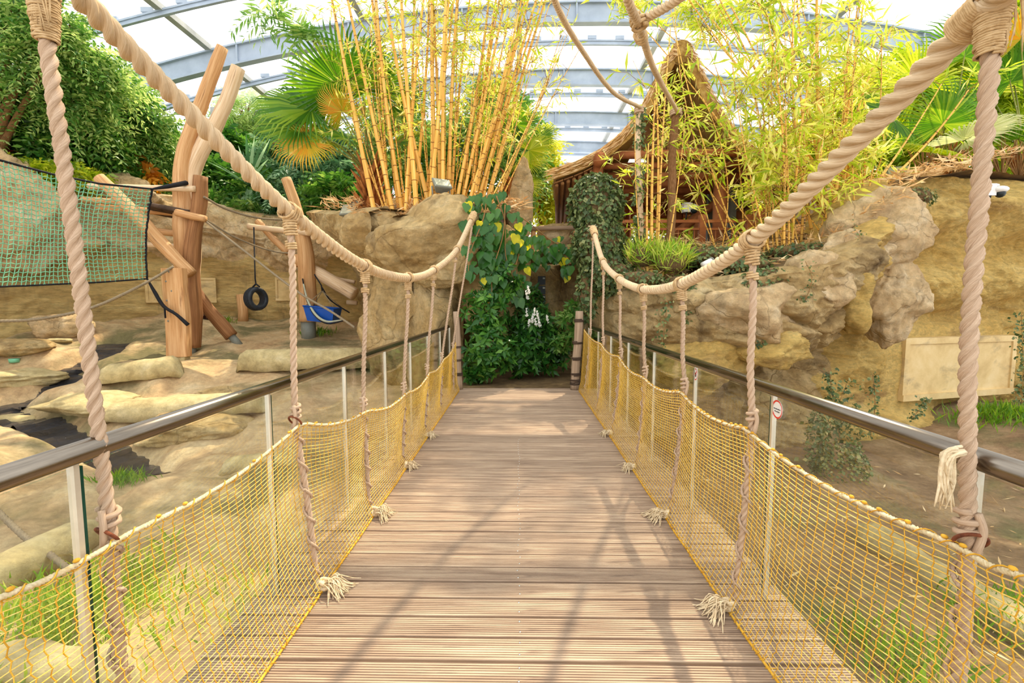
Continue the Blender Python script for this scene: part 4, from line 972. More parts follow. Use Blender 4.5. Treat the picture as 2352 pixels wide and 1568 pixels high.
b = MB(); s = Vector((ax.y, -ax.x, 0)) * .0 + ax
b.tube([tt + Vector((0, 0, .04)), tt + ax * .13 - Vector((0, 0, .05))], .024, 6); b.tube([tt + Vector((0, 0, .04)), tt - ax * .13 - Vector((0, 0, .05))], .024, 6)
b.build('sling', M['strap'], ty)

# blue tub
bc = at(742, 718, 13.6); tub = empty('hanging_tub', bc, 'blue plastic tub hanging on thin ropes', 'tub')
Wt = .44; V = []
for z, s in ((-.26, .82), (.16, 1.0), (.16, .9), (-.22, .74)):
    for x, y in ((-1, -1), (1, -1), (1, 1), (-1, 1)): V.append((bc.x + x * Wt * s, bc.y + y * Wt * .7 * s, bc.z + z + x * -.04))
b = MB(); b.add(V, [grid_faces(4, 4, True), A([[0, 1, 2, 3]]).astype(int)[:, ::-1], A([[12, 13, 14, 15]]).astype(int)]); b.build('tub_body', M['blue'], tub, smooth=False)
b = MB(); rim = [(bc.x + x * Wt, bc.y + y * Wt * .7, bc.z + .16 - x * .04) for x, y in ((-1, -1), (1, -1), (1, 1), (-1, 1), (-1, -1))]; b.tube(rim, .022, 6); b.build('rim', M['blue'], tub)
hk = at(740, 668, 13.6)
for x, y in ((-1, -1), (1, -1), (1, 1), (-1, 1)):
    b = MB(); b.tube([hk, (bc.x + x * Wt * .96, bc.y + y * Wt * .66, bc.z + .17)], .011, 5); b.build('tub_rope', M['thinrope'], tub)
b = MB(); b.tube([hk, at(738, 655, 13.6), at(722, 630, 13.7)], .018, 6); b.tube([hk + Vector((0, 0, .1)), at(760, 690, 13.8), at(803, 718, 14)], .022, 6, step=.1); b.build('black_rope', M['strap'], tub)
# hose hammock
hm = empty('hose_hammock', at(740, 735, 13.2), 'pale looped fire-hose hammock hanging by the second post', 'hammock')
b = MB()
for o in (0, .07, .14): b.tube([at(697, 652, 13.6 + o), at(707, 690, 13.4 + o), at(725, 722, 13.2 + o), at(750, 738, 13.1 + o), at(785, 735, 13.1 + o)], [.02, .03, .035, .035, .02], 6, step=.08)
b.build('hose', M['hose'], hm)
b = MB(); b.tube([at(695, 640, 13.7), at(705, 690, 13.45), at(724, 725, 13.2), at(752, 743, 13.1), at(790, 736, 13.1)], .02, 6, step=.08); b.build('edge_strap', M['strap'], hm)

def thin(pts, r, label, name='climbing_rope', mat='thinrope', cat='rope'):
    b = MB(); P = [at(*p) for p in pts]; b.rope(P, r * 1.35, r * 7, 9, max(r * 1.1, .03), lobe=.18); return b.build(name, M[mat], label=label, cat=cat, group='ropes between the climbing frames' if cat == 'rope' else None)
thin([(398, 612, 10.9), (330, 652, 10.4), (215, 705, 9.8), (100, 731, 9.2), (0, 737, 8.8), (-120, 735, 8.2)], .026, 'sagging rope from the broad timber post to the left edge')
thin([(468, 452, 12.0), (520, 480, 12.6), (590, 500, 13.3), (655, 505, 13.9)], .024, 'upper rope between the two climbing frames')
thin([(470, 503, 12.0), (540, 545, 12.7), (620, 575, 13.5), (680, 583, 13.9)], .02, 'middle rope running from the rung to the second post')
thin([(466, 503, 12.0), (560, 575, 11.6), (680, 667, 11.0), (760, 715, 10.6), (815, 752, 10.3)], .022, 'long straight rope sloping down behind the tyre to the right')
thin([(-30, 1150, 4.6), (60, 1235, 4.3), (130, 1285, 4.0), (240, 1375, 3.7), (330, 1450, 3.4)], .024, 'grey rope running down behind the left net')

# green scramble net
gn = empty('scramble_net', at(170, 640, 9.5), 'green knotted scramble net hanging at the left', 'net')
topE = [(-60, 352, 8.0), (0, 368, 8.3), (60, 384, 8.7), (120, 400, 9.1), (230, 422, 9.9), (350, 434, 10.9)]; botE = [(-60, 660, 8.0), (0, 658, 8.3), (60, 656, 8.7), (120, 653, 9.1), (230, 648, 9.9), (338, 640, 10.9)]
nu, nv = 38, 27; us = np.linspace(0, 1, nu)
def cv(E): P = A([tuple(at(*p)) for p in E]); L = (A([p[0] for p in E]) - E[0][0]) / (E[-1][0] - E[0][0]); return np.stack([np.interp(us, L, P[:, k]) for k in range(3)], -1)
Tn, Bn = cv(topE), cv(botE); vv = np.linspace(0, 1, nv)
Pn = Bn[None] * (1 - vv)[:, None, None] + Tn[None] * vv[:, None, None]
Pn[..., 1] += .12 * np.sin(us * 7)[None] * np.sin(vv * PI)[:, None]; Pn[..., 0] -= (.14 * np.sin(vv * PI))[:, None] * smooth(us, .6, 1)[None]
Pn += np.random.default_rng(2).normal(0, .005, Pn.shape); Pn[:, :, 2] += np.where(np.arange(nu) % 2, .012, -.012)[None]
b = MB()
for k in range(nv): b.tube(list(Pn[k]), .0085, 4, False)
for k in range(nu): b.tube(list(Pn[:, k]), .0085, 4, False)
b.build('mesh_cords', M['greennet'], gn, kind='stuff')
b = MB(); b.tube(list(Tn), .022, 6); b.tube(list(Bn), .018, 6); b.tube(list(Pn[:, -1]), .022, 6); b.build('border_rope', M['strap'], gn)
b = MB(); b.tube([at(350, 434, 10.9), at(385, 428, 11.3), at(428, 420, 11.9)], [.02, .05, .06], 6); b.build('tension_strap', M['strap'], gn)
b = MB(); b.tube([at(338, 640, 10.9), at(355, 670, 10.8), at(376, 703, 10.75), at(405, 722, 10.75), at(432, 746, 10.8)], [.02, .04, .04, .035, .045], 6, step=.08); b.tube([at(378, 705, 10.75), at(380, 730, 10.8)], .02, 6); b.build('tension_strap', M['strap'], gn)

# young ape sitting by the wall
oc = G(476, 733); ap = empty('orangutan', oc, 'small dark red-brown ape sitting on the ground behind the sloping log', 'animal')
bm = MB(); o0 = Vector((oc.x, oc.y, oc.z)); S = 1.15
def ell(c, r, rot=None): bm.ball(o0 + Vector(c) * S, tuple(v * S for v in r), 14, 10, rot)
ell((0, 0, .17), (.15, .13, .17)); ell((0, -.02, .30), (.13, .11, .10)); ell((0, -.04, .43), (.095, .10, .10))
for s in (-1, 1):
    ell((s * .13, -.05, .25), (.05, .06, .10)); ell((s * .11, -.14, .15), (.04, .08, .04)); ell((s * .06, -.19, .12), (.04, .05, .035))
    ell((s * .14, -.06, .07), (.07, .12, .07)); ell((s * .13, -.18, .04), (.04, .07, .04))
body = bm.build('body', M['fur'], ap); md = body.modifiers.new('remesh', 'REMESH'); md.mode = 'VOXEL'; md.voxel_size = .018; md.use_smooth_shade = True
sm = body.modifiers.new('smooth', 'SMOOTH'); sm.iterations = 4
b = MB(); b.ball(o0 + Vector((0, -.13, .42)) * S, (.06, .035, .065), 12, 8); b.ball(o0 + Vector((0, -.155, .395)) * S, (.048, .04, .035), 12, 8); fc = b.build('face', M['skin'], ap)
for s in (-1, 1):
    b = MB(); b.ball(o0 + Vector((s * .028, -.165, .445)) * S, (.012, .008, .012), 8, 6); b.build('eye', M['ink'], fc)
b = MB(); b.ball(o0 + Vector((0, -.198, .388)) * S, (.028, .008, .006), 8, 6); b.build('mouth', M['fur'], fc)
for s in (-1, 1):
    b = MB(); b.ball(o0 + Vector((s * .04, -.22, .12)) * S, (.035, .03, .022), 8, 6)
    for k in range(4): b.tube([o0 + Vector((s * (.02 + .015 * k), -.23, .125)) * S, o0 + Vector((s * (.015 + .015 * k), -.265, .115)) * S, o0 + Vector((s * (.012 + .014 * k), -.275, .09)) * S], [.009, .008, .006], 5)
    b.tube([o0 + Vector((s * .01, -.22, .13)) * S, o0 + Vector((s * -.005, -.25, .13)) * S], [.009, .006], 5); b.build('hand', M['skin'], ap)
p = G(33, 832); b = MB(); b.tube([p, p + Vector((0, 0, .09))], [.09, .10], 12); b.build('green_cup', M['greennet'], label='tiny green plastic cup lying on the pale slab by the stream', cat='cup')

# ================================================================ FIXTURES
def floodlight(px, py, Y, yaw, pitch, size, label):
    c = at(px, py, Y); e = empty('floodlight', c, label, 'floodlight', 'floodlights among the plants'); s = size
    rot = Matrix.Rotation(yaw, 3, 'Z') @ Matrix.Rotation(pitch, 3, 'X')
    V = []                                                  # tapered housing, front at -Y
    for y, w, h in ((-.12, 1, .72), (-.08, 1, .72), (.16, .5, .36)):
        for x, z in ((-1, -1), (1, -1), (1, 1), (-1, 1)): V.append(tuple(rot @ Vector((x * w * s * .5, y * s * 2, z * h * s * .5))))
    b = MB(); b.add(A(V) + A(tuple(c)), [grid_faces(3, 4, True), A([[0, 1, 2, 3]]).astype(int), A([[8, 9, 10, 11]]).astype(int)[:, ::-1]]); b.build('housing', M['fixture'], e, smooth=False)
    b = MB(); b.box(c + rot @ Vector((0, -.245 * s, 0)), (s * .86, .015, s * .58), rot); b.build('lens', M['lens'], e, smooth=False)
    b = MB(); b.tube([c + rot @ Vector((-.52 * s, .05 * s, 0)), c + rot @ Vector((-.52 * s, .05 * s, 0)) + Vector((0, .1, -.55 * s)), c + rot @ Vector((.52 * s, .05 * s, 0)) + Vector((0, .1, -.55 * s)), c + rot @ Vector((.52 * s, .05 * s, 0))], .018, 6); b.build('bracket', M['fixture'], e)
    b = MB(); b.tube([c + Vector((0, .1, -.5 * s)), c + Vector((0, .1, -1.0 * s))], .02, 6); b.build('stake', M['fixture'], e)
floodlight(1013, 428, 9.5, .55, -.75, .36, 'grey floodlight tilted at the foot of the yellow bamboo')
floodlight(806, 487, 10.6, -.3, -.55, .40, 'grey floodlight on the ledge left of the pipe lamp')
floodlight(2060, 402, 10.3, -.35, -.6, .42, 'grey floodlight on the rock under the right fan palms')
pl = empty('pipe_lamp', at(825, 480, 10.7), 'cylindrical grey spotlight on the ledge beside the palm trunk', 'spotlight')
b = MB(); a, c = at(814, 468, 10.4), at(842, 490, 10.9); b.tube([a, c], .09, 18, False); b.build('barrel', M['fixture'], pl)
b = MB(); b.tube([a.lerp(c, .06), a.lerp(c, .12)], .085, 18); b.build('lens', M['lens'], pl); b = MB(); b.box(at(828, 500, 10.8), (.3, .15, .12)); b.tube([at(828, 500, 10.8), at(828, 520, 10.8)], .03, 6); b.build('base', M['fixture'], pl)
sp = empty('bed_spotlight', at(1630, 603, 7.9), 'small pale tube spotlight behind the right cable', 'spotlight')
b = MB(); a, c = at(1614, 608, 7.9), at(1634, 598, 8.0); b.tube([a, c], .045, 14); b.build('barrel', M['white'], sp); b = MB(); b.torus(c, .05, .012, tuple(c - a), 18, 6); b.build('rim', M['fixture'], sp)
b = MB(); b.tube([at(1625, 604, 7.95), at(1627, 645, 7.98)], .015, 6); b.build('stake', M['fixture'], sp)
def cctv(px, py, Y, s, label, sx=1):
    c = at(px, py, Y); e = empty('security_camera', c, label, 'camera')
    b = MB(); b.box(c + Vector((-.13 * s * sx, .05, .02 * s)), (.16 * s, .16 * s, .22 * s)); b.build('wall_box', M['white'], e, smooth=False)
    b = MB(); b.tube([c + Vector((-.12 * s * sx, 0, .10 * s)), c + Vector((0, 0, .10 * s))], .03 * s, 8); b.build('arm', M['white'], e)
    b = MB(); b.ball(c + Vector((.04 * s * sx, 0, .02 * s)), (.13 * s, .12 * s, .07 * s), 16, 8); b.build('hood', M['white'], e)
    b = MB(); b.ball(c + Vector((.04 * s * sx, -.01, -.05 * s)), (.08 * s, .08 * s, .08 * s), 14, 8); b.build('dome', M['dark'], e)
    b = MB(); b.tube([c + Vector((-.13 * s * sx, 0, -.08 * s)), c + Vector((-.13 * s * sx, 0.05, -.28 * s))], .018 * s, 6); b.build('cable', M['dark'], e)
cctv(2292, 438, 9.15, 1.0, 'white dome security camera on top of the ochre wall')
cctv(1590, 478, 12.6, 1.1, 'white security camera hanging under the hut roof')
# dark meter boxes on the back wall
for i, py in enumerate((644, 666, 687)):
    c = at(1244, py, 11.25); e = empty('switch_box', c, ('topmost', 'middle', 'lowest')[i] + ' of three dark switch boxes on the rock wall', 'box', 'switch boxes on the rock wall')
    b = MB(); b.box(c, (.175, .12, .20)); b.build('housing', M['dark'], e, smooth=False)
    b = MB(); b.box(c + Vector((.05, -.065, .05)), (.05, .02, .04)); b.build('switch', M['lens'], e, smooth=False)
    b = MB(); b.box(c + Vector((0, -.064, -.04)), (.15, .01, .09)); b.build('flap', M['dark'], e, smooth=False)
c = at(1206, 666, 11.3); e = empty('switch_box', c, 'single dark switch box half hidden left of the three boxes', 'box'); b = MB(); b.box(c, (.17, .12, .2)); b.build('housing', M['dark'], e, smooth=False); b = MB(); b.box(c + Vector((0, -.064, -.04)), (.15, .01, .09)); b.build('flap', M['dark'], e, smooth=False)

# ================================================================ PLANTS
def leaf_batch(mb, P, D, N, L, W, tint, fold=0.15, droop=0.0):
    """one leaf per row: P base, D direction, N face normal, L length, W width -> 5 verts, 4 triangles"""
    D = D / (np.linalg.norm(D, axis=1)[:, None] + 1e-9); S = np.cross(D, N); S /= (np.linalg.norm(S, axis=1)[:, None] + 1e-9); N = np.cross(S, D)
    L = np.asarray(L)[:, None] if np.ndim(L) else np.full((len(P), 1), L); W = np.asarray(W)[:, None] if np.ndim(W) else np.full((len(P), 1), W)
    mid = P + D * L * .42
    V = np.stack([P, mid + S * W * .5, P + D * L - N * L * droop, mid - S * W * .5, mid - N * W * fold], 1).reshape(-1, 3)
    base = np.arange(len(P))[:, None] * 5
    F = np.concatenate([base + A(f).astype(int)[None] for f in ((0, 4, 1), (1, 4, 2), (2, 4, 3), (3, 4, 0))])
    mb.add(V, F, np.repeat(np.clip(tint, 0, 1), 5))

def unit(n, rg): v = rg.normal(size=(n, 3)); return v / np.linalg.norm(v, axis=1)[:, None]

def sprays(mb, O, D, L, npair, leafL, leafW, rg, droop=.35, spread=.9, tint0=.5, tvar=.3, flatn=.5):
    """pinnate sprays: O origins, D directions, L lengths"""
    n = len(O); t = np.linspace(.15, 1, npair); D = D / np.linalg.norm(D, axis=1)[:, None]
    up = A((0, 0, 1)) + rg.normal(0, flatn, (n, 3)); S = np.cross(D, up); S /= np.linalg.norm(S, axis=1)[:, None] + 1e-9; N = np.cross(S, D)
    Lc = np.asarray(L).reshape(-1, 1)
    for sgn in (-1, 1):
        P = O[:, None] + D[:, None] * (t[None] * Lc)[..., None]; P[..., 2] -= droop * (t[None] ** 2) * Lc
        d = sgn * S[:, None] * spread + D[:, None] * .6 + rg.normal(0, .15, (n, npair, 3)); d[..., 2] -= droop * .6
        ll = leafL * (0.6 + .5 * np.sin(PI * (t * .8 + .1)))[None] * rg.uniform(.8, 1.2, (n, npair))
        ti = np.repeat((tint0 + rg.uniform(-tvar, tvar, n))[:, None], npair, 1) + rg.uniform(-.1, .1, (n, npair))
        leaf_batch(mb, P.reshape(-1, 3), d.reshape(-1, 3), np.repeat(N, npair, 0) + rg.normal(0, .25, (n * npair, 3)), ll.ravel(), ll.ravel() * leafW, ti.ravel(), droop=.15)

def in_ell(n, rg, c, r, shell=.45):
    u = unit(n, rg); rad = shell + (1 - shell) * rg.random(n) ** .6
    return A(tuple(c)) + u * rad[:, None] * A(r), u

def tree(name, label, crowns, base, mat, seed, n, leafL, leafW=.36, npair=6, sprayL=.9, trunk_r=.12, group='trees under the glass roof', cat='tree', droop=.35, tvar=.3, tint0=.45, trunkmat='bark', shell=.45):
    """crowns: list of (px, py, Y, rx_px, ry_px); base: world point"""
    rg = np.random.default_rng(seed); base = Vector(base)
    e = empty(name, base, label, cat, group); fb = MB(); tot = sum(c[3] * c[4] for c in crowns)
    tb = MB()
    for (px, py, Y, rx, ry) in crowns:
        c = at(px, py, Y); r = (rx / F_PX * Y, rx / F_PX * Y * .75, ry / F_PX * Y); k = max(20, int(n * rx * ry / tot))
        O, u = in_ell(k, rg, c, r, shell); d = u + A((0, 0, .15)) + rg.normal(0, .45, (k, 3))
        sprays(fb, O - d * .3 * sprayL, d, sprayL * rg.uniform(.7, 1.3, k), npair, leafL, leafW, rg, droop, tint0=tint0, tvar=tvar)
        mid = base.lerp(c, .5) + Vector((rg.uniform(-.2, .2), 0, .2)); tb.tube([base - Vector((0, 0, .2)), mid, c, c + Vector((0, 0, r[2] * .5))], [trunk_r, trunk_r * .7, trunk_r * .45, trunk_r * .2], 8, step=.3)
        for q in range(9):
            tip = c + Vector((rg.uniform(-.8, .8) * r[0], rg.uniform(-.7, .7) * r[1], rg.uniform(-.5, .9) * r[2])); tb.tube([mid.lerp(c, rg.uniform(.3, 1)), c.lerp(tip, .6), tip], [trunk_r * .35, trunk_r * .22, trunk_r * .1], 5)
    tb.build('trunk', M[trunkmat], e); fb.build('foliage', M[mat], e, kind='stuff'); return e

def bedz(p): return float(h_bedL(p[0], p[1]))
def on_left(px, Y): p = at(px, 480, Y); p.z = bedz(p); return p

# --- left: trees on the wall top
tree('feathery_tree', 'feathery light-green tree in the top left corner', [(15, 60, 12.4, 55, 40), (85, 110, 12.6, 60, 42), (20, 160, 12.8, 60, 45), (150, 85, 12.6, 50, 32), (110, 40, 12.4, 45, 28), (60, 20, 12.3, 40, 25)], (-14.9, 13, 4.8), 'l_mid', 301, 620, .17, .36, npair=8, sprayL=1.15, tint0=.72, tvar=.45, shell=.3)
tree('feathery_tree', 'feathery tree spreading behind the first left rope', [(200, 140, 13.4, 60, 40), (150, 200, 13.6, 65, 45), (250, 200, 13.8, 55, 45), (80, 235, 13.4, 70, 45), (180, 265, 13.8, 75, 40)], (-14.4, 14.4, 4.8), 'l_mid', 302, 680, .18, .36, npair=8, sprayL=1.2, tint0=.66, tvar=.45, shell=.3)
tree('feathery_tree', 'dark feathery tree left of the tall forked limbs', [(300, 240, 15.4, 55, 40), (260, 300, 15.6, 70, 40), (340, 290, 16, 55, 40), (230, 350, 15.6, 80, 35), (370, 345, 17, 50, 40)], (-13.6, 16.2, 4.8), 'l_mid', 303, 720, .21, .36, npair=8, sprayL=1.2, tint0=.6, tvar=.45, shell=.3)
tree('dark_tree', 'dark leafy tree low behind the green net', [(150, 330, 14.6, 120, 45), (40, 290, 13.8, 80, 60)], (-15, 15, 4.8), 'l_dark', 304, 900, .26, .4, tint0=.65)
tree('dark_tree', 'dark broad-leaved tree just right of the tall forked limbs', [(500, 420, 18.8, 50, 45), (385, 385, 18.6, 50, 50), (520, 340, 20, 40, 40)], on_left(450, 19), 'l_dark', 305, 800, .28, .42, tint0=.5)
tree('soft_bamboo_tree', 'soft yellow-green bamboo thicket behind the tall forked limbs', [(565, 265, 22, 65, 55), (540, 330, 22, 50, 50), (600, 320, 22, 45, 50)], on_left(560, 22), 'l_mid', 306, 900, .28, .16, npair=7, tint0=.75)
tree('fern_tree', 'blue-green fern-leaved tree left of the palm trunk', [(735, 400, 17.5, 85, 45), (660, 360, 18.5, 60, 40), (780, 350, 18, 50, 40), (700, 455, 17.8, 90, 35)], (-7.2, 17.9, 4.9), 'l_blue', 307, 1300, .24, .32, npair=8, tint0=.4)
tree('fern_tree', 'dark green shrub below the fern-leaved tree', [(600, 440, 18, 60, 40), (770, 450, 16.5, 60, 35), (690, 420, 18.5, 80, 40)], (-9, 18.4, 4.9), 'l_dark', 308, 800, .26, .36, tint0=.45)
tree('croton_bush', 'orange-leaved croton bush on the wall top', [(315, 400, 15.7, 28, 22), (290, 385, 15.7, 20, 18)], (-12.8, 15.9, 4.75), 'l_orange', 309, 120, .3, .5, 4, .5, .05, None, 'bush', tint0=.4)
tree('croton_bush', 'broad dark-leaved bush left of the orange croton', [(255, 385, 15.3, 45, 28)], (-13.3, 15.5, 4.75), 'l_dark', 310, 220, .38, .4, 4, .5, .05, None, 'bush', tint0=.7)
tree('creeping_cover', 'bright yellow-green ground cover spilling over the wall top behind the net', [(150, 405, 13.6, 90, 24), (60, 395, 12.9, 70, 22), (220, 435, 14.6, 60, 20)], (-13.6, 13.8, 4.75), 'l_lime', 311, 700, .14, .5, 4, .35, .03, None, 'ground cover', tint0=.35)
tree('bush', 'bright green low bush behind the trunk post', [(400, 460, 17.5, 40, 22), (490, 470, 17.3, 30, 25), (560, 480, 17.2, 50, 14)], on_left(430, 17.6), 'l_mid', 312, 350, .26, .28, 5, .4, .04, None, 'bush', tint0=.55)

def sword_plant(name, px, py, Y, n, L, W, mat, label, seed, cat='plant', spread=1.0, droop=.5):
    """rosette of long arching leaves, each a strip mesh of its own"""
    rg = random.Random(seed); c = at(px, py, Y); e = empty(name, c, label, cat)
    for i in range(n):
        a = rg.uniform(0, 2 * PI); el = rg.uniform(.35, 1.35); l = L * rg.uniform(.7, 1.15); d = Vector((math.cos(a) * math.cos(el) * spread, math.sin(a) * math.cos(el) * spread, math.sin(el))); s = Vector((-math.sin(a), math.cos(a), 0))
        V = []; m = 6
        for k in range(m + 1):
            t = k / m; p = c + d * l * t - Vector((0, 0, droop * l * t * t)); w = W * (math.sin(PI * (t * .86 + .12))) * .5
            V += [tuple(p - s * w), tuple(p + Vector((0, 0, -.15 * w))), tuple(p + s * w)]
        b = MB(); b.add(V, grid_faces(m + 1, 3), rg.random()); b.build('leaf', M[mat], e)
    return e
sword_plant('banana_plant', 60, 372, 13.6, 14, 1.5, .34, 'l_mid', 'banana-like plant with broad upright leaves behind the green net', 1)
sword_plant('bromeliad', 8, 355, 13.2, 16, .7, .12, 'l_red', 'red-leaved bromeliad at the left edge above the net', 2)
sword_plant('bromeliad', 690, 470, 16.8, 12, .5, .08, 'l_red', 'small reddish bromeliad on the wall top by the leaning post', 12)
sword_plant('spear_lily', 490, 478, 17.2, 16, 1.1, .12, 'l_mid', 'upright bright green lily clump on the wall top', 3, droop=.2)
sword_plant('yucca', 572, 425, 17.4, 30, 1.9, .12, 'l_blue', 'spiky yucca with thin radiating blue-green leaves', 4, droop=.15, spread=1.2)
# drooping skirt of the yucca
yk = empty('yucca_skirt', at(575, 430, 17.3), 'hanging skirt of dead grey-green leaves below the yucca', 'dead leaves'); rg = random.Random(5)
for i in range(26):
    p = at(575 + rg.uniform(-6, 6), 430, 17.3); q = at(575 + rg.uniform(-34, 34), 500 + rg.uniform(-12, 5), 17.3 + rg.uniform(-.4, .4)); b = MB(); s = Vector((.06, 0, 0))
    V = []
    for t, w in ((0, .4), (.4, 1), (1, .5)):
        c = p.lerp(q, t) + Vector((0, 0, .1 * math.sin(PI * t))); V += [tuple(c - s * w), tuple(c + s * w)]
    b.add(V, grid_faces(3, 2), rg.random()); b.build('leaf', M['l_blue'], yk)

# --- fan palms
def fan_mesh(name, mat, seed, n=46, arc=2.4, split=.48, droop=.28, cup=.12):
    rg = random.Random(seed); b = MB(); da = 2 * arc / n
    for i in range(n):
        a = -arc + da * (i + .5); l = (0.82 + .18 * math.cos(a * .6)) * rg.uniform(.93, 1.05); z1 = lambda r: cup * r * r - droop * max(0, r - .5) ** 2 * 3
        def pt(r, q, dz=0): return (math.sin(q) * r, math.cos(q) * r, z1(r) + dz)
        tipq = a + rg.uniform(-.02, .02); dr = -rg.uniform(.0, .14)
        V = [(0, 0, 0), pt(split * l, a - da * .5), pt(split * l, a, .028), pt(split * l, a + da * .5), pt(.8 * l, tipq - da * .2), pt(.8 * l, tipq, .015), pt(.8 * l, tipq + da * .2), pt(l, tipq, dr)]
        b.add(V, [A([(0, 2, 1), (0, 3, 2), (4, 5, 7), (5, 6, 7)]).astype(int), A([(1, 2, 5, 4), (2, 3, 6, 5)]).astype(int)], rg.uniform(.1, .8))
    return b.mesh(name, mat, smooth=False)
FM = {k: [fan_mesh('frond', M[k], s) for s in (1, 2)] for k in ('l_palm', 'l_palmlime', 'l_palmpale', 'l_palmgold')}
def fan_palm(name, label, root, fronds, seed, r_pet=.016):
    """fronds: (px, py, Y, radius, dir(x,y,z), normal, material)"""
    e = empty(name, root, label, 'palm'); rg = random.Random(seed); root = Vector(root)
    for i, (px, py, Y, R, d, nrm, mk) in enumerate(fronds):
        hub = at(px, py, Y); o = inst('frond', FM[mk][i % 2], e, basis(hub, d, nrm, R))
        mid = root.lerp(hub, .5) + Vector((0, 0, .12)) ; mi = o.matrix_basis.inverted()
        b = MB(); b.tube([mi @ root, mi @ mid, mi @ hub, mi @ (hub + Vector(d).normalized() * R * .12)], [r_pet / R * 1.4, r_pet / R, r_pet / R * .8, r_pet / R * .3], 6)
        po = bpy.data.objects.new('petiole', b.mesh('petiole', M['stem'])); COL.objects.link(po); po.parent = o
    return e
def fibre_trunk(e, p0, p1, r, seed, n=90):
    rg = random.Random(seed); b = MB(); b.tube([p0, p0.lerp(p1, .5), p1], [r * .8, r, r * .9], 14, wob=.15); b.build('trunk', M['fibre'], e)
    b = MB()
    for i in range(n):
        t = rg.random(); a = rg.uniform(0, 2 * PI); c = p0.lerp(p1, t) + Vector((math.cos(a), math.sin(a), 0)) * r * .85; o = Vector((math.cos(a), math.sin(a), 0))
        l = rg.uniform(.18, .38); b.tube([c, c + o * l * .45 + Vector((0, 0, l * .55)), c + o * l * .75 + Vector((0, 0, l * .9))], [.045, .03, .006], 5)
    b.build('leaf_bases', M['fibre'], e, kind='stuff')
rt = at(850, 395, 10.4)
LF = [(785, 200, 10.3, 1.4, (-.5, -.25, .75), (-.35, -.8, .5), 'l_palm'), (715, 250, 10.4, 1.3, (-1, -.1, .25), (-.1, -.7, .75), 'l_palm'), (690, 290, 10.2, 1.05, (-1, -.2, -.05), (0, -.75, .7), 'l_palm'),
      (785, 256, 9.9, .58, (-.25, -.5, .55), (-.2, -.75, -.25), 'l_palmgold'), (706, 326, 9.9, .78, (-.75, -.35, -.45), (-.2, -.85, .3), 'l_palmgold'), (860, 200, 10.8, 1.05, (.3, 0, .9), (0, -.9, .3), 'l_palm'),
      (905, 240, 10.9, .95, (.8, .1, .4), (.1, -.8, .6), 'l_palm'), (800, 320, 10.2, .7, (-.6, -.4, .1), (0, -.5, .8), 'l_palm'), (750, 215, 10.7, 1.3, (-.7, .2, .6), (-.3, -.8, .5), 'l_palm'), (900, 330, 10.6, .8, (.8, -.2, .1), (0, -.6, .8), 'l_palm'),
      (828, 170, 10.9, 1.1, (-.1, .2, 1), (-.1, -1, .2), 'l_palm'), (745, 315, 10.5, .85, (-.9, 0, -.1), (0, -.8, .6), 'l_palmlime')]
e = fan_palm('fan_palm', 'fan palm with fibrous trunk and some golden fronds left of the bamboo', rt, LF, 1)
fibre_trunk(e, Vector((rt.x + .05, rt.y, 3.45)), rt + Vector((0, 0, .1)), .22, 3)
rt2 = at(1180, 410, 12.5)
CF = [(1185, 285, 12.5, .75, (.1, -.2, 1), (0, -1, .3), 'l_palm'), (1150, 300, 12.4, .8, (-.6, -.2, .5), (0, -.8, .6), 'l_palm'), (1215, 345, 12.3, .75, (.9, -.2, .2), (0, -.8, .6), 'l_palmlime'), (1208, 372, 12.2, .6, (.9, -.3, -.2), (.2, -.8, .5), 'l_palmlime'),
      (1210, 425, 12, .45, (.6, -.4, -.5), (.1, -.9, .3), 'l_palmlime'), (1160, 345, 12.3, .7, (-.4, -.5, .2), (0, -.7, .7), 'l_palm'), (1235, 320, 12.6, .7, (.8, 0, .5), (-.2, -.8, .6), 'l_palm')]
e = fan_palm('fan_palm', 'small fan palm with lime fronds behind the right side of the bamboo', rt2, CF, 2); fibre_trunk(e, Vector((rt2.x, rt2.y, 3.9)), rt2, .15, 4, 50)
rt3 = at(2175, 405, 10.6); rt3.z = float(h_bedR(rt3.x, rt3.y)) + .25
RF = [(2165, 285, 9.9, .85, (-.1, -.25, .9), (-.15, -.95, .2), 'l_palm'), (2110, 195, 10.2, 1.05, (-.5, 0, .8), (-.3, -.9, .4), 'l_palmlime'), (2215, 130, 10.4, 1.1, (.3, .1, .9), (.1, -.95, .3), 'l_palm'), (2215, 322, 9.9, .95, (.35, -.7, .25), (0, .1, 1), 'l_palmpale'),
      (2050, 270, 10.0, .9, (-.9, -.1, .35), (0, -.8, .6), 'l_palm'), (2080, 325, 10.4, .55, (-.5, -.4, .6), (-.2, -.9, .3), 'l_blue' if 0 else 'l_palm'), (2140, 350, 9.8, .8, (-.6, -.5, 0), (0, -.5, .85), 'l_palmlime'), (2010, 190, 10.6, 1.0, (-.8, .2, .6), (-.2, -.9, .4), 'l_palmlime'), (2190, 240, 11.2, .9, (.2, .2, .9), (.1, -.9, .4), 'l_palm')]
e = fan_palm('fan_palm', 'fan palm with a pale flat frond left of the right foreground rope', rt3, RF, 3, .014); fibre_trunk(e, Vector((rt3.x, rt3.y, rt3.z - .5)), rt3 + Vector((0, 0, .35)), .16, 5, 60)
rt4 = at(2360, 400, 10.6); rt4.z = float(h_bedR(rt4.x, rt4.y)) + .25
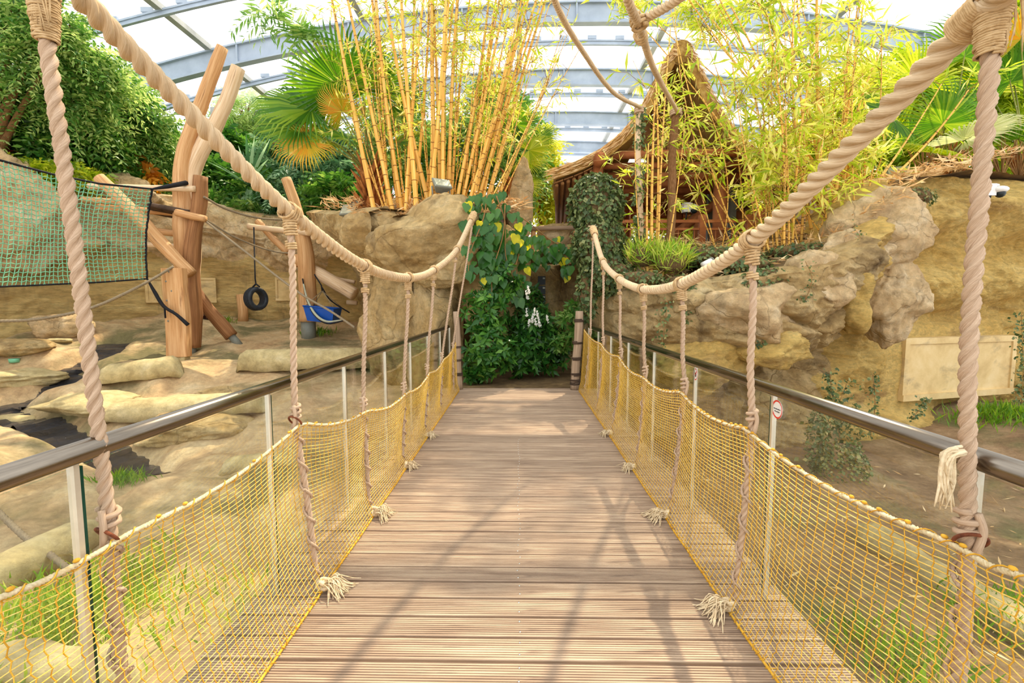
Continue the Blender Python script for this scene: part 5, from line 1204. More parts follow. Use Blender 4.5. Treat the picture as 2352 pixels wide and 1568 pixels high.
QF = [(2320, 190, 10.6, 1.05, (-.3, -.2, .9), (-.3, -.9, .3), 'l_palm'), (2310, 95, 10.9, 1.0, (-.4, 0, .8), (-.2, -.9, .4), 'l_palmlime'), (2290, 270, 10.4, .9, (-.9, -.3, .2), (0, -.7, .7), 'l_palm'), (2340, 320, 10.2, .9, (-.5, -.6, .1), (0, -.6, .8), 'l_palm'), (2380, 130, 10.7, 1.1, (.2, -.2, .9), (0, -.95, .3), 'l_palm'), (2345, 90, 10.2, .7, (-.2, -.4, .8), (-.2, -.9, .1), 'l_palmgold'), (2270, 210, 11.3, .9, (-.6, .2, .7), (-.2, -.9, .4), 'l_palmlime')]
e = fan_palm('fan_palm', 'big fan palm at the right edge behind the foreground rope', rt4, QF, 4, .014); fibre_trunk(e, Vector((rt4.x, rt4.y, rt4.z - .5)), rt4 + Vector((0, 0, .4)), .16, 6, 60)
for i, (px, nn) in enumerate(((2120, 26), (2195, 26), (2300, 22), (2340, 24))):      # brown bare stalks under the palms
    p = at(px, 415, 10.3); p.z = float(h_bedR(p.x, p.y)); e = empty('dead_stalk_clump', p, ['dead stalk clump left of the pale frond', 'dead stalk clump below the pale frond', 'dead stalk clump right of the right rope', 'dead stalk clump at the far right edge'][i], 'stalks', 'dead palm stalks'); rg = random.Random(i)
    b = MB()
    for k in range(nn):
        d = Vector((rg.uniform(-.55, .55), rg.uniform(-.3, .3), 1)).normalized(); l = rg.uniform(.5, 1.2); b.tube([p + d * .02, p + d * l * .6, p + d * l + Vector((0, 0, -.05))], [.014, .011, .006], 4)
    b.build('stalks', M['twig'], e, kind='stuff')

# --- bamboo
def bamboo(name, label, culms, leafmat_, seed, leaf_n, leafL=.2, tint0=.5, wander=.15):
    """culms: (base Vector, top Vector, radius, leaf fraction start)"""
    rg = np.random.default_rng(seed); rd = random.Random(seed)
    e = empty(name, culms[0][0], label, 'bamboo')
    for (b0, b1, r, ls) in culms:
        Ltot = (b1 - b0).length; bow = Vector((rd.uniform(-1, 1), rd.uniform(-.6, .6), 0)) * wander
        pt = lambda t: b0.lerp(b1, t) + bow * math.sin(PI * t * .8)
        nodes = []; s = 0.0
        while s < Ltot: nodes.append(s / Ltot); s += max(.16, r * rd.uniform(6, 8.5))
        P = [pt(0)]; R = [r]; nb = MB()
        for a, c in zip(nodes, nodes[1:] + [1.0]):
            for q in (.02, .5, .98):
                t = a + (c - a) * q; P.append(pt(t)); R.append(r * (1 - .62 * t))
        b = MB(); b.tube(P, R, 8 if r > .02 else 6); o = b.build('culm', M['culm'], e)
        for a in nodes[1:]:
            c = pt(a); dd = (pt(min(1, a + .01)) - c).normalized(); nb.tube([c - dd * .008, c, c + dd * .008], [r * (1 - .62 * a) * 1.03, r * (1 - .62 * a) * 1.16, r * (1 - .62 * a) * 1.03], 8, False)
        if len(nodes) > 1: nb.build('nodes', M['node'], o, kind='stuff')
        k = int(leaf_n * rd.uniform(.6, 1.4) * (.15 if ls > .85 else 1))
        if k:
            tw = MB(); lb = MB(); nt = max(3, k // 9)
            for q in range(nt):
                t = rd.uniform(ls, 1.0); o0 = pt(t); a = rd.uniform(0, 2 * PI); d = Vector((math.cos(a), math.sin(a) * .8, rd.uniform(.0, .9))).normalized(); l = rd.uniform(.35, .95) * (1.25 - .4 * t)
                p1 = o0 + d * l * .5 + Vector((0, 0, .04)); p2 = o0 + d * l - Vector((0, 0, .22 * l)); tw.tube([o0, p1, p2], [.006, .004, .002], 3)
                m = rd.randint(7, 11); tt = rg.random(m) * .65 + .35; Pq = A([tuple((o0.lerp(p1, min(1, x * 2)) if x < .5 else p1.lerp(p2, x * 2 - 1))) for x in tt])
                D = A(tuple(d)) * .7 + rg.normal(0, .55, (m, 3)); D[:, 2] -= .35; L = leafL * rg.uniform(.6, 1.25, m)
                leaf_batch(lb, Pq, D, A((0, 0, 1)) + rg.normal(0, .6, (m, 3)), L, L * .16, tint0 + rg.uniform(-.35, .35, m), droop=.12)
            tw.build('twigs', M['twig'], o, kind='stuff'); lb.build('leaf_spray', M[leafmat_], o, kind='stuff')
    return e
rd = random.Random(4); cul = []
for i, (bx, tx, wpx, Y) in enumerate(((862, 765, 11, 9.6), (905, 800, 10, 9.7), (925, 880, 10, 9.9), (930, 985, 9, 9.8), (958, 925, 12, 9.6), (950, 975, 8, 10.1), (990, 900, 11, 9.9), (985, 1010, 9, 9.7), (1000, 1000, 12, 9.8),
                                      (1018, 1045, 10, 9.7), (1010, 985, 8, 10.2), (1030, 1065, 9, 9.9), (1042, 1110, 9, 9.9), (1055, 1150, 8, 10.0), (1068, 1180, 9, 9.9), (1075, 1205, 8, 10.2), (1088, 1230, 8, 10.0), (1095, 1250, 7, 10.3), (1104, 1215, 7, 10.1), (1112, 1262, 8, 10.2), (940, 950, 7, 10.4),
                                      (1035, 1090, 7, 10.4), (972, 1030, 7, 10.5), (915, 860, 7, 10.4), (1062, 1130, 6, 10.6), (1082, 1160, 6, 10.6), (890, 840, 7, 10.3))):
    b0 = at(bx, 455, Y); b0.z = float(h_bedC(b0.x, b0.y)) - .05; by = at(bx, 455, Y)
    d = at(tx, 0, Y + rd.uniform(-.4, .4)) - by; top = by + d * rd.uniform(1.15, 1.5)
    cul.append((b0, top, wpx / 2 / F_PX * Y * 1.05, .45))
for i in range(44):
    bx = rd.uniform(880, 1140); Y = rd.uniform(9.7, 10.9); b0 = at(bx, 450, Y); b0.z = float(h_bedC(b0.x, b0.y)) - .05
    top = at(bx + (bx - 985) * rd.uniform(.5, 1.3) + rd.uniform(-40, 40), rd.uniform(-60, 160), Y + rd.uniform(-.5, .5)); cul.append((b0, top, rd.uniform(.012, .022), .35))
bamboo('golden_bamboo', 'large clump of golden yellow bamboo culms behind the boulder', cul, 'l_bamboo', 11, 95, .20, .5)
rd = random.Random(8); cul = []
for i, (bx, by, tx, ty, r, Y) in enumerate(((1890, 540, 1880, -60, .05, 9.4), (1905, 560, 1990, -40, .035, 9.3), (1868, 560, 1850, -30, .03, 9.2), (1840, 560, 1770, 20, .025, 9.2), (1820, 570, 1905, 40, .025, 9.1), (1930, 540, 2075, 60, .03, 9.6), (1985, 480, 2160, 190, .025, 9.4), (2000, 470, 2215, 200, .03, 9.3), (1790, 560, 1740, 90, .022, 9.0), (1800, 600, 1745, 30, .022, 8.8),
                                            (1755, 580, 1700, 160, .02, 9.2), (1900, 520, 1830, -80, .03, 9.9), (1950, 500, 2010, -60, .03, 10.2), (1860, 520, 1930, -80, .025, 10.2), (1920, 520, 1950, -30, .022, 9.8))):
    b0 = at(bx, by, Y); b0.z = float(h_bedR(b0.x, b0.y)) - .05; cul.append((b0, at(tx, ty, Y + rd.uniform(-.6, .3)), r, .9 if tx > 2000 else .22))
for i in range(26):
    bx = rd.uniform(1760, 1990); Y = rd.uniform(8.7, 10.6); b0 = at(bx, 540, Y); b0.z = float(h_bedR(b0.x, b0.y)) - .05
    cul.append((b0, at(bx + rd.uniform(-110, 70), rd.uniform(-40, 330), Y + rd.uniform(-.8, .3)), rd.uniform(.010, .018), .15))
bamboo('leafy_bamboo', 'leafy yellow-green bamboo clump filling the upper right', cul, 'l_bamboo', 12, 130, .28, .45, .3)
rd = random.Random(9); cul = []
for (bx, by, tx, ty, r, Y) in ((1500, 560, 1508, 230, .035, 8.3), (1490, 562, 1492, 330, .025, 8.3), (1512, 560, 1545, 60, .022, 8.4), (1506, 565, 1500, 180, .03, 8.5), (1520, 560, 1570, 250, .014, 8.3), (1480, 560, 1465, 260, .014, 8.4)):
    b0 = at(bx, by, Y); b0.z = float(h_bedR(b0.x, b0.y)) - .05; cul.append((b0, at(tx, ty, Y), r, .3))
bamboo('slender_bamboo', 'small group of slender bamboo culms between the two trunks', cul, 'l_bamboo', 13, 60, .2, .4, .08)
# arching bamboo canopy over the path and hut front
rd = random.Random(10); cul = []
for i in range(11):
    bx = rd.uniform(1560, 1780); Y = rd.uniform(9.2, 10.8); b0 = at(bx, 540, Y); b0.z = float(h_bedR(b0.x, b0.y)) - .05
    cul.append((b0, at(rd.uniform(1330, 1760), rd.uniform(-120, 290), Y + rd.uniform(-1.2, .2)), rd.uniform(.010, .017), .35))
bamboo('arching_bamboo', 'thin arching bamboo with bright leaves in front of the hut roof', cul, 'l_bamboo', 14, 80, .28, .35, .5)
# tall culms added to shade the deck, their leafy tops mostly out of view
rd = random.Random(15); cul = []
for i in range(13):
    bx = rd.uniform(1830, 1990); Y = rd.uniform(9.6, 11.2); b0 = at(bx, 540, Y); b0.z = float(h_bedR(b0.x, b0.y)) - .05
    cul.append((b0, Vector((rd.uniform(.8, 5.4), rd.uniform(10.0, 13.2), rd.uniform(8.8, 10.9))), rd.uniform(.016, .026), .76))
bamboo('shade_bamboo', 'tall bamboo added to shade the deck, leafy tops arching near the roof', cul, 'l_bamboo', 16, 560, .28, .35, .5)

# --- background trees in the middle and right
tree('lime_tree', 'sunlit lime-green tree behind the bridge end left of the hut', [(1245, 430, 19, 45, 60), (1230, 340, 18, 40, 40), (1270, 480, 20, 40, 40)], (1.0, 19.5, 3), 'l_lime', 320, 900, .26, .3, tint0=.55)
tree('lime_tree', 'dark green tree behind the right side of the bamboo clump', [(1170, 300, 16, 50, 65), (1130, 250, 16.5, 40, 60), (1205, 390, 15.5, 35, 50)], (-.4, 16, 4.2), 'l_mid', 321, 900, .22, .34, tint0=.5)
tree('lime_tree', 'mid-green tree filling the space behind the golden bamboo', [(960, 380, 14, 90, 70), (1080, 350, 14.5, 80, 80), (900, 300, 14.5, 70, 60)], (-2.6, 14.4, 4.0), 'l_mid', 327, 1100, .22, .34, tint0=.55)
tree('lime_tree', 'yellow-green tree behind the right side of the hut', [(1740, 440, 19, 50, 60), (1800, 380, 18, 70, 60), (1650, 470, 21, 60, 40)], (9.8, 18.5, 4), 'l_lime', 322, 900, .28, .3, tint0=.55)
tree('lime_tree', 'sunlit yellow tree behind the leafy bamboo', [(1960, 290, 15, 100, 90), (1860, 380, 14, 80, 70), (2060, 200, 15, 70, 70)], (10.5, 15, 4.4), 'l_lime', 323, 1500, .26, .3, tint0=.5)
tree('lime_tree', 'bright backlit tree behind the palms in the upper right', [(2250, 180, 14.5, 110, 90), (2340, 60, 14.5, 70, 60), (2120, 330, 14.5, 80, 40), (2300, 330, 14, 80, 50)], (14.5, 15, 4.5), 'l_lime', 324, 1400, .30, .3, tint0=.35)
tree('lime_tree', 'pale green tree seen under the hut roof', [(1480, 450, 21, 100, 60), (1370, 500, 20, 60, 40), (1580, 480, 22, 80, 60)], (5, 21, 3), 'l_lime', 325, 1500, .28, .3, tint0=.6)
tree('hanging_tree', 'overhanging branch with pale green leaflets at the top edge', [(620, 30, 9.5, 45, 25), (700, 80, 9.6, 35, 20)], (-3.2, 10.0, 5.6), 'l_mid', 326, 10, .26, .18, 6, .5, .006, None, 'branch', tint0=.7, shell=.2)

# --- heart-leaved vine over the boulder and the lintel
def heart_mesh(name, mat):
    pts = [(0, 0), (.18, -.12), (.42, -.02), (.48, .25), (.30, .62), (0, 1.0), (-.30, .62), (-.48, .25), (-.42, -.02), (-.18, -.12)]
    V = [(x, y, -.10 * abs(x) * 1.2 + .10 * y * (1 - y)) for x, y in pts] + [(0, .35, .05)]
    b = MB(); b.add(V, A([(10, i, (i + 1) % 10) for i in range(10)]).astype(int), .4); return b.mesh(name, mat)
HM = [heart_mesh('leaf', M['l_vine']), heart_mesh('leaf', M['l_yellow'])]
vine = empty('climbing_vine', at(1150, 600, 8.9), 'heart-leaved climbing vine draped over the boulder and rock lintel', 'vine'); rd = random.Random(21)
regs = [((1065, 1140), (450, 640), 8.55, 9.0, 70), ((1105, 1215), (490, 690), 8.9, 9.6, 110), ((1180, 1290), (540, 610), 9.6, 10.3, 55), ((1270, 1345), (555, 600), 10.1, 10.3, 24), ((1295, 1320), (600, 645), 10.2, 10.4, 7), ((1075, 1190), (440, 520), 9.0, 9.4, 30)]
for (x0, x1), (y0, y1), Y0, Y1, n in regs:
    for k in range(n):
        u = rd.random(); px = x0 + (x1 - x0) * u; py = rd.uniform(y0, y1); Y = Y0 + (Y1 - Y0) * u + rd.uniform(-.15, .12); p = at(px, py, Y)
        d = Vector((rd.uniform(-.5, .5), rd.uniform(-.35, .1), -1)); nrm = Vector((rd.uniform(-.6, .6), -1, rd.uniform(.1, 1.0)))
        inst('leaf', HM[1] if rd.random() < .09 else HM[0], vine, basis(p, d, nrm, rd.uniform(.12, .22)))
for k, (x0, y0, x1, y1, Y0, Y1) in enumerate(((1120, 440, 1075, 640, 8.9, 8.6), (1160, 470, 1130, 690, 9.2, 9.0), (1110, 460, 1330, 585, 9.2, 10.4), (1190, 540, 1180, 680, 9.5, 9.4), (1305, 570, 1310, 640, 10.3, 10.3), (1140, 450, 1180, 640, 9.1, 9.3))):
    b = MB(); a, c = at(x0, y0, Y0), at(x1, y1, Y1); b.tube([a, a.lerp(c, .35) + Vector((.05, -.05, .05)), a.lerp(c, .7) + Vector((-.06, -.03, 0)), c], [.014, .012, .01, .006], 5, step=.1); b.build('stem', M['twig'], vine)
rl = at(1255, 590, 10.7)
boulder('rock_lintel', at(1250, 585, 10.75), (.95, .45, .17), 131, M['rock'], 'long rock lintel above the end of the path', 'rock', sub=50)
boulder('rock_lintel', at(1130, 650, 10.2), (.75, .6, 1.4), 137, M['rock'], 'dark rock behind the vine beside the boulder', 'rock', sub=50)
boulder('rock_lintel', at(1195, 470, 11.6), (.28, .25, 1.0), 139, M['rockgrey'], 'upright pale rock spike behind the vine', 'rock', sub=40)

# --- dark shrub with white flower spikes at the bridge end
def shrub(name, label, regs, mat, seed, leafL, cat='shrub', wh=6, group=None, tint0=.5, W=.42):
    rg = np.random.default_rng(seed); e = None; lb = MB(); sb = MB()
    for (cx, cy, Y, rx, ry, n) in regs:
        c = at(cx, cy, Y); r = (rx / F_PX * Y, rx / F_PX * Y * .55, ry / F_PX * Y)
        if e is None: e = empty(name, (c.x, c.y, 0), label, cat, group)
        O, u = in_ell(n, rg, c, r, .35); O[:, 2] = np.maximum(O[:, 2], .06)
        for k in range(n):
            o = O[k]; d0 = u[k] + A((0, -.35, .35)) + rg.normal(0, .35, 3); d0 /= np.linalg.norm(d0)
            sb.tube([Vector(o) - Vector(d0) * leafL * 1.2, Vector(o)], [.006, .004], 3, False)
            a = rg.uniform(0, 6.28) + np.arange(wh) * 6.283 / wh; x = np.cross(d0, (0, 0, 1)); x /= np.linalg.norm(x) + 1e-9; y = np.cross(d0, x)
            D = np.cos(a)[:, None] * x + np.sin(a)[:, None] * y + d0 * .45 + rg.normal(0, .15, (wh, 3)); D[:, 2] -= .15
            L = leafL * rg.uniform(.65, 1.2, wh); leaf_batch(lb, np.tile(o, (wh, 1)) + D * .01, D, np.tile(d0, (wh, 1)) + rg.normal(0, .2, (wh, 3)), L, L * W, tint0 + rg.uniform(-.3, .35, wh), droop=.12)
    sb.build('stems', M['stem'], e, kind='stuff'); lb.build('foliage', M[mat], e, kind='stuff'); return e
shrub('dark_shrub', 'dark glossy shrub crowding the left end of the bridge', [(1110, 720, 8.95, 50, 60, 90), (1120, 810, 8.8, 58, 60, 115), (1150, 640, 9.2, 45, 50, 50), (1100, 860, 8.75, 35, 18, 24)], 'l_dark', 41, .18, tint0=.36)
fl = shrub('flowering_shrub', 'dark shrub with white flower spikes at the end of the path', [(1215, 750, 9.6, 55, 65, 150), (1190, 820, 9.4, 60, 45, 120), (1265, 790, 9.8, 40, 45, 80), (1220, 690, 9.9, 30, 35, 40), (1260, 835, 9.7, 50, 20, 30)], 'l_dark', 42, .17, tint0=.32)
shrub('light_shrub', 'fresh light-green shrub beside the right end post', [(1300, 745, 9.6, 28, 30, 30), (1318, 715, 9.4, 18, 18, 16), (1290, 790, 9.5, 25, 20, 20)], 'l_mid', 43, .17, tint0=.5)
rd = random.Random(31); rg = np.random.default_rng(31)
for (px, py) in ((1212, 680), (1215, 668), (1210, 720), (1222, 735), (1236, 726), (1232, 742), (1258, 735), (1214, 745), (1240, 745), (1226, 718)):
    p = at(px, py + 8, 9.25); b = MB(); n = 34; t = rg.random(n); a = rg.uniform(0, 6.28, n); ax_ = A((rd.uniform(-.2, .2), -.2, 1))
    P = A(tuple(p)) + ax_ * (t * .17)[:, None]; D = np.stack([np.cos(a), np.sin(a), .7 + 0 * a], 1); leaf_batch(b, P, D, np.tile((0, -1, .3), (n, 1)) + rg.normal(0, .4, (n, 3)), .05 * (1.1 - t * .6), .022, rg.random(n))
    b.tube([p, p + Vector(ax_) * .17], .004, 4); b.build('flower_spike', M['l_white'], fl)
# few broad leaves low at the deck end
sword_plant('broadleaf', 1110, 872, 8.65, 9, .34, .15, 'l_dark', 'broad dark leaves touching the deck at the left end', 33, droop=.45)

# --- ivy column and creepers
def ivy_mass(name, label, ells, seed, mat='l_ivy', leaf=.07, cat='ivy', group=None, core=True, tint0=.45, hang=.6, W=.8):
    rg = np.random.default_rng(seed); lb = MB(); cb = MB(); e = None
    for (cx, cy, Y, rx, ry, n) in ells:
        c = at(cx, cy, Y); r = A((rx / F_PX * Y, rx / F_PX * Y * .8, ry / F_PX * Y))
        if e is None: e = empty(name, c - Vector((0, 0, float(r[2]))), label, cat, group)
        u = unit(n, rg); O = A(tuple(c)) + u * r * rg.uniform(.9, 1.12, (n, 1)); D = rg.normal(0, .5, (n, 3)); D[:, 2] -= hang
        L = leaf * rg.uniform(.6, 1.4, n); leaf_batch(lb, O, D, u + A((0, 0, .4)) + rg.normal(0, .35, (n, 3)), L, L * W, tint0 + rg.uniform(-.4, .4, n))
        cb.ball(c, r * .93, 16, 10)
    if core: cb.build('stem_mass', M['soil'], e)
    lb.build('foliage', M[mat], e, kind='stuff'); return e
ivy_mass('ivy_pillar', 'rounded ivy-covered pillar left of the hut railing', [(1370, 470, 8.7, 58, 65, 2600), (1375, 560, 8.6, 55, 70, 2400), (1395, 620, 8.5, 45, 50, 1200), (1350, 660, 8.6, 22, 70, 700)], 51, leaf=.085)
ivy_mass('ivy_bank', 'dark ivy bank in front of the hut between the trunks', [(1640, 590, 8.7, 95, 22, 1100), (1700, 610, 8.3, 70, 20, 700)], 52, leaf=.07)
ivy_mass('ivy_bank', 'dark ivy bank on the ledge below the leafy bamboo', [(1840, 580, 8.6, 70, 20, 700), (1900, 585, 8.4, 55, 22, 500)], 53, leaf=.065)
ivy_mass('ivy_bank', 'ivy tuft spilling over the ledge behind the second right rope', [(1740, 660, 7.5, 42, 42, 800), (1770, 640, 7.5, 40, 25, 400)], 54, leaf=.06)
ivy_mass('ivy_bank', 'ivy tuft hanging beside the third right rope', [(1582, 690, 7.6, 16, 45, 420), (1560, 650, 7.7, 30, 18, 260)], 55, leaf=.06)
ivy_mass('ivy_bank', 'moss-dark creeper on top of the ochre wall corner', [(2090, 455, 9.0, 45, 22, 500), (2040, 480, 8.8, 50, 14, 300)], 56, leaf=.06)
ivy_mass('grass_mound', 'fresh green grassy mound at the foot of the slender bamboo', [(1540, 600, 8.1, 40, 26, 600), (1480, 590, 8.3, 35, 24, 400)], 57, 'l_grass', .26, 'grass', tint0=.45, hang=-.7, W=.07)
ivy_mass('ivy_bank', 'low ivy along the ledge left of the third right rope', [(1470, 640, 8.0, 55, 18, 420), (1420, 625, 8.3, 30, 22, 260)], 58, leaf=.065)
def strand(pts, label, n, seed, leaf=.06, mat='l_ivy', spread=.06, stems=1):
    rg = np.random.default_rng(seed); P = catmull([at(*p) for p in pts], .04); e = empty('ivy_strand', P[0], label, 'ivy', 'ivy strands on the right wall')
    b = MB(); b.tube(list(P), .006, 4); b.build('stem', M['twig'], e)
    i = rg.integers(0, len(P), n); O = P[i] + rg.normal(0, spread, (n, 3)) * A((1, .4, .6)); D = rg.normal(0, .6, (n, 3)); D[:, 2] -= .4; L = leaf * rg.uniform(.6, 1.3, n)
    b = MB(); leaf_batch(b, O, D, A((0, -1, .5)) + rg.normal(0, .4, (n, 3)), L, L * .75, .45 + rg.uniform(-.4, .4, n)); b.build('foliage', M[mat], e, kind='stuff')
strand([(1532, 690, 7.35), (1528, 740, 7.4), (1520, 790, 7.45)], 'thin ivy strand hanging left of the third right rope', 60, 1)
strand([(1755, 700, 7.2), (1752, 760, 7.2), (1745, 810, 7.15)], 'ivy strand hanging right of the second right rope', 110, 2, .07)
strand([(1930, 1010, 6.95), (1915, 930, 7.35), (1905, 850, 7.45)], 'ivy climbing the ochre wall left of the shutter', 150, 3, .06)
strand([(1890, 1090, 6.9), (1900, 1000, 7.1), (1945, 880, 7.5)], 'ivy fan climbing at the foot of the ochre wall', 240, 4, .07, spread=.12)
strand([(2000, 1000, 7.6), (2010, 930, 7.8), (2005, 860, 7.9)], 'ivy climbing just left of the large shutter', 120, 5, .06)
strand([(2345, 960, 8.6), (2350, 850, 8.7), (2346, 720, 8.8)], 'ivy climbing at the right edge beside the shutter', 260, 6, .07, spread=.09)
strand([(2095, 960, 8.0), (2120, 930, 8.1), (2125, 915, 8.2)], 'small creeper below the large shutter', 90, 7, .06)
strand([(1960, 520, 8.0), (1985, 560, 7.75), (2000, 600, 7.8)], 'ivy tendril on the topmost pale rock', 60, 8, .045)
strand([(1850, 600, 7.1), (1865, 640, 7.0), (1850, 690, 7.1)], 'ivy tendril on the rounded pale rock', 60, 9, .045)
ivy_mass('wall_creeper', 'dense creeper at the foot of the wall behind the right net', [(1935, 1070, 6.75, 55, 45, 650), (1875, 1010, 6.8, 20, 80, 420), (1960, 1000, 6.9, 16, 70, 260)], 59, leaf=.055, core=False, hang=.2)

# --- trunks carrying the overhead ropes
def trunk(px0, py0, px1, py1, Y, r, mat, label, ivy, seed):
    p1 = at(px1, py1, Y); p0 = at(px0, py0, Y); p0.z = float(h_bedR(p0.x, p0.y)) - .1; e = empty('rope_trunk', p0, label, 'tree trunk', 'trunks carrying the overhead ropes')
    b = MB(); b.tube([p0, p0.lerp(p1, .4) + Vector((.03, 0, 0)), p0.lerp(p1, .75) - Vector((.02, 0, 0)), p1], [r * 1.1, r, r * .95, r * .85], 12, step=.1, wob=.14, seed=seed); b.build('trunk', M[mat], e)
    b = MB(); b.coil(p1 - Vector((0, 0, .12)), p1 - Vector((0, 0, .02)), r * 1.2, .02, 3, jit=.1); b.build('rope_loop', M['rope'], e)
    if ivy:
        rg = np.random.default_rng(seed); n = ivy; t = rg.random(n); a = rg.uniform(0, 6.28, n); O = A(tuple(p0)) * (1 - t)[:, None] + A(tuple(p1)) * t[:, None] + np.stack([np.cos(a), np.sin(a), 0 * a], 1) * r * 1.25 + rg.normal(0, .02, (n, 3))
        k = fbm(O * 2.2, 2, 4) > -.1; O = O[k]; n = len(O); b = MB(); D = rg.normal(0, .5, (n, 3)); D[:, 2] -= .5; L = .075 * rg.uniform(.6, 1.3, n); leaf_batch(b, O, D, rg.normal(0, .5, (n, 3)) + A((0, -1, .3)), L, L * .8, .3 + rg.uniform(-.3, .4, n)); b.build('ivy_leaves', M['l_ivy'], e, kind='stuff')
trunk(1468, 565, 1468, 245, 8.6, .058, 'palelog', 'pale ivy-clad trunk below the left overhead rope', 700, 3)
trunk(1532, 560, 1553, 250, 8.6, .075, 'bark', 'rough brown trunk below the right overhead rope', 0, 5)

# --- litter and grass
def scatter(name, label, cat, region, n, seed, L, mat, hfn, W=.16, stand=0.0, up=.02, tint0=.5):
    """region: (x0, x1, y0, y1) world"""
    rg = np.random.default_rng(seed); x = rg.uniform(region[0], region[1], n); y = rg.uniform(region[2], region[3], n)
    if len(region) > 4: k = fbm(np.stack([x, y, x * 0], 1) * region[4], 2, seed) > .05; x, y = x[k], y[k]; n = len(x)
    O = np.stack([x, y, hfn(x, y) + up * rg.uniform(.3, 1.5, n)], 1); D = rg.normal(0, 1, (n, 3)); D[:, 2] = D[:, 2] * .25 + stand; LL = L * rg.uniform(.5, 1.3, n)
    b = MB(); leaf_batch(b, O, D, A((0, 0, 1)) + rg.normal(0, .5, (n, 3)), LL, LL * W, tint0 + rg.uniform(-.4, .4, n)); return b.build(name, M[mat], kind='stuff', label=label, cat=cat)
scatter('leaf_litter', 'dry bamboo leaf litter on the right planting bed', 'leaf litter', (2.2, 8.5, 8.0, 10.6), 2600, 61, .26, 'l_dry', lambda x, y: h_bedR(x, np.maximum(y, edgeY(x) - .1)), .13, .15, .06)
scatter('leaf_litter', 'dry leaf litter around the golden bamboo', 'leaf litter', (-4.0, .1, 9.3, 12), 1400, 62, .25, 'l_dry', h_bedC, .13, .2, .08)
scatter('leaf_litter', 'scattered straw on the brown soil behind the right net', 'straw', (1.8, 7, 2, 7.2), 420, 63, .13, 'l_dry', h_ground, .14, .05, .02)
def tuft_grass(px, py, rad, n, label, seed, L=.22, tint0=.5):
    c = G(px, py); rg = np.random.default_rng(seed); u = rg.normal(0, .45, (n, 2)) * rad; x, y = c.x + u[:, 0], c.y + u[:, 1]; O = np.stack([x, y, h_ground(x, y)], 1)
    D = rg.normal(0, .45, (n, 3)); D[:, 2] = 1; LL = L * rg.uniform(.5, 1.3, n); b = MB(); leaf_batch(b, O, D, rg.normal(0, 1, (n, 3)), LL, LL * .09 + .004, tint0 + rg.uniform(-.35, .35, n), droop=.25)
    return b.build('grass_patch', M['l_grass'], kind='stuff', label=label, cat='grass')
tuft_grass(200, 1390, .75, 1000, 'bright yellow-green grass behind the first left rope', 71, .2, .55)
tuft_grass(520, 1380, .9, 160, 'thin grass behind the left net', 72, .16, .45)
tuft_grass(275, 1108, .28, 260, 'small green grass tuft under the left handrail', 73, .18, .25)
tuft_grass(60, 1540, .5, 260, 'grass at the bottom left corner', 74, .16, .4)
tuft_grass(2300, 958, .7, 700, 'green grass at the foot of the ochre wall right', 75, .22, .2)
tuft_grass(2060, 1520, .5, 260, 'green weeds behind the right net', 76, .2, .15)
tuft_grass(2320, 1440, .4, 260, 'green weeds at the lower right behind the net', 77, .25, .15)
tuft_grass(725, 770, .5, 160, 'dark green leaves scattered around the second post foot', 78, .25, .0)
tuft_grass(520, 738, .3, 70, 'small heap of green leaves near the ape', 79, .2, .0)

# ================================================================ THATCHED HUT
hut = empty('thatched_hut', (4.4, 13, 2.9), 'open timber hut with a steep swept thatched roof', 'hut')
YF, YB = 11.5, 17.8; XC = at(1560, 300, YF).x
prof_px = [(1268, 388), (1330, 366), (1385, 338), (1430, 300), (1468, 250), (1500, 190), (1530, 130), (1552, 104)]
half = [at(px, py, YF) for px, py in prof_px]; HP = [(XC - p.x, p.z) for p in half]           # (half width, height)
HP[-1] = (0.10, HP[-1][1])
prof = [(-w, z) for w, z in HP] + [(w, z) for w, z in HP[::-1]]
def roof_sheet(y0, y1, dz0, dz1, nm, mat, thick_front=0, parent=hut, n=14):
    b = MB(); pr = A(prof); m = len(pr); V = []
    nrm = np.gradient(pr, axis=0); nrm = np.stack([-nrm[:, 1], nrm[:, 0]], 1); nrm /= np.linalg.norm(nrm, axis=1)[:, None]
    for i in range(n):
        y = y0 + (y1 - y0) * i / (n - 1); xo = .09 * (y - YF)
        for k in range(m):
            q = pr[k] + nrm[k] * dz0; V.append((XC + q[0] + xo, y, q[1]))
        for k in range(m)[::-1]:
            q = pr[k] + nrm[k] * dz1; V.append((XC + q[0] + xo, y, q[1]))
    V = A(V); V += (.04 * fbm(V * 4, 3, 3))[:, None] if mat == 'thatch' else 0
    mm = 2 * m; b.add(V, [grid_faces(n, mm, True)] + [np.stack([np.arange(m - 1), np.arange(m - 1) + 1, mm - 2 - np.arange(m - 1), mm - 1 - np.arange(m - 1)], 1) + o for o in (0, (n - 1) * mm)])
    return b.build(nm, M[mat], parent, smooth=False)
th = roof_sheet(YF, YB, 0.0, -.26, 'thatch_roof', 'thatch', n=30)
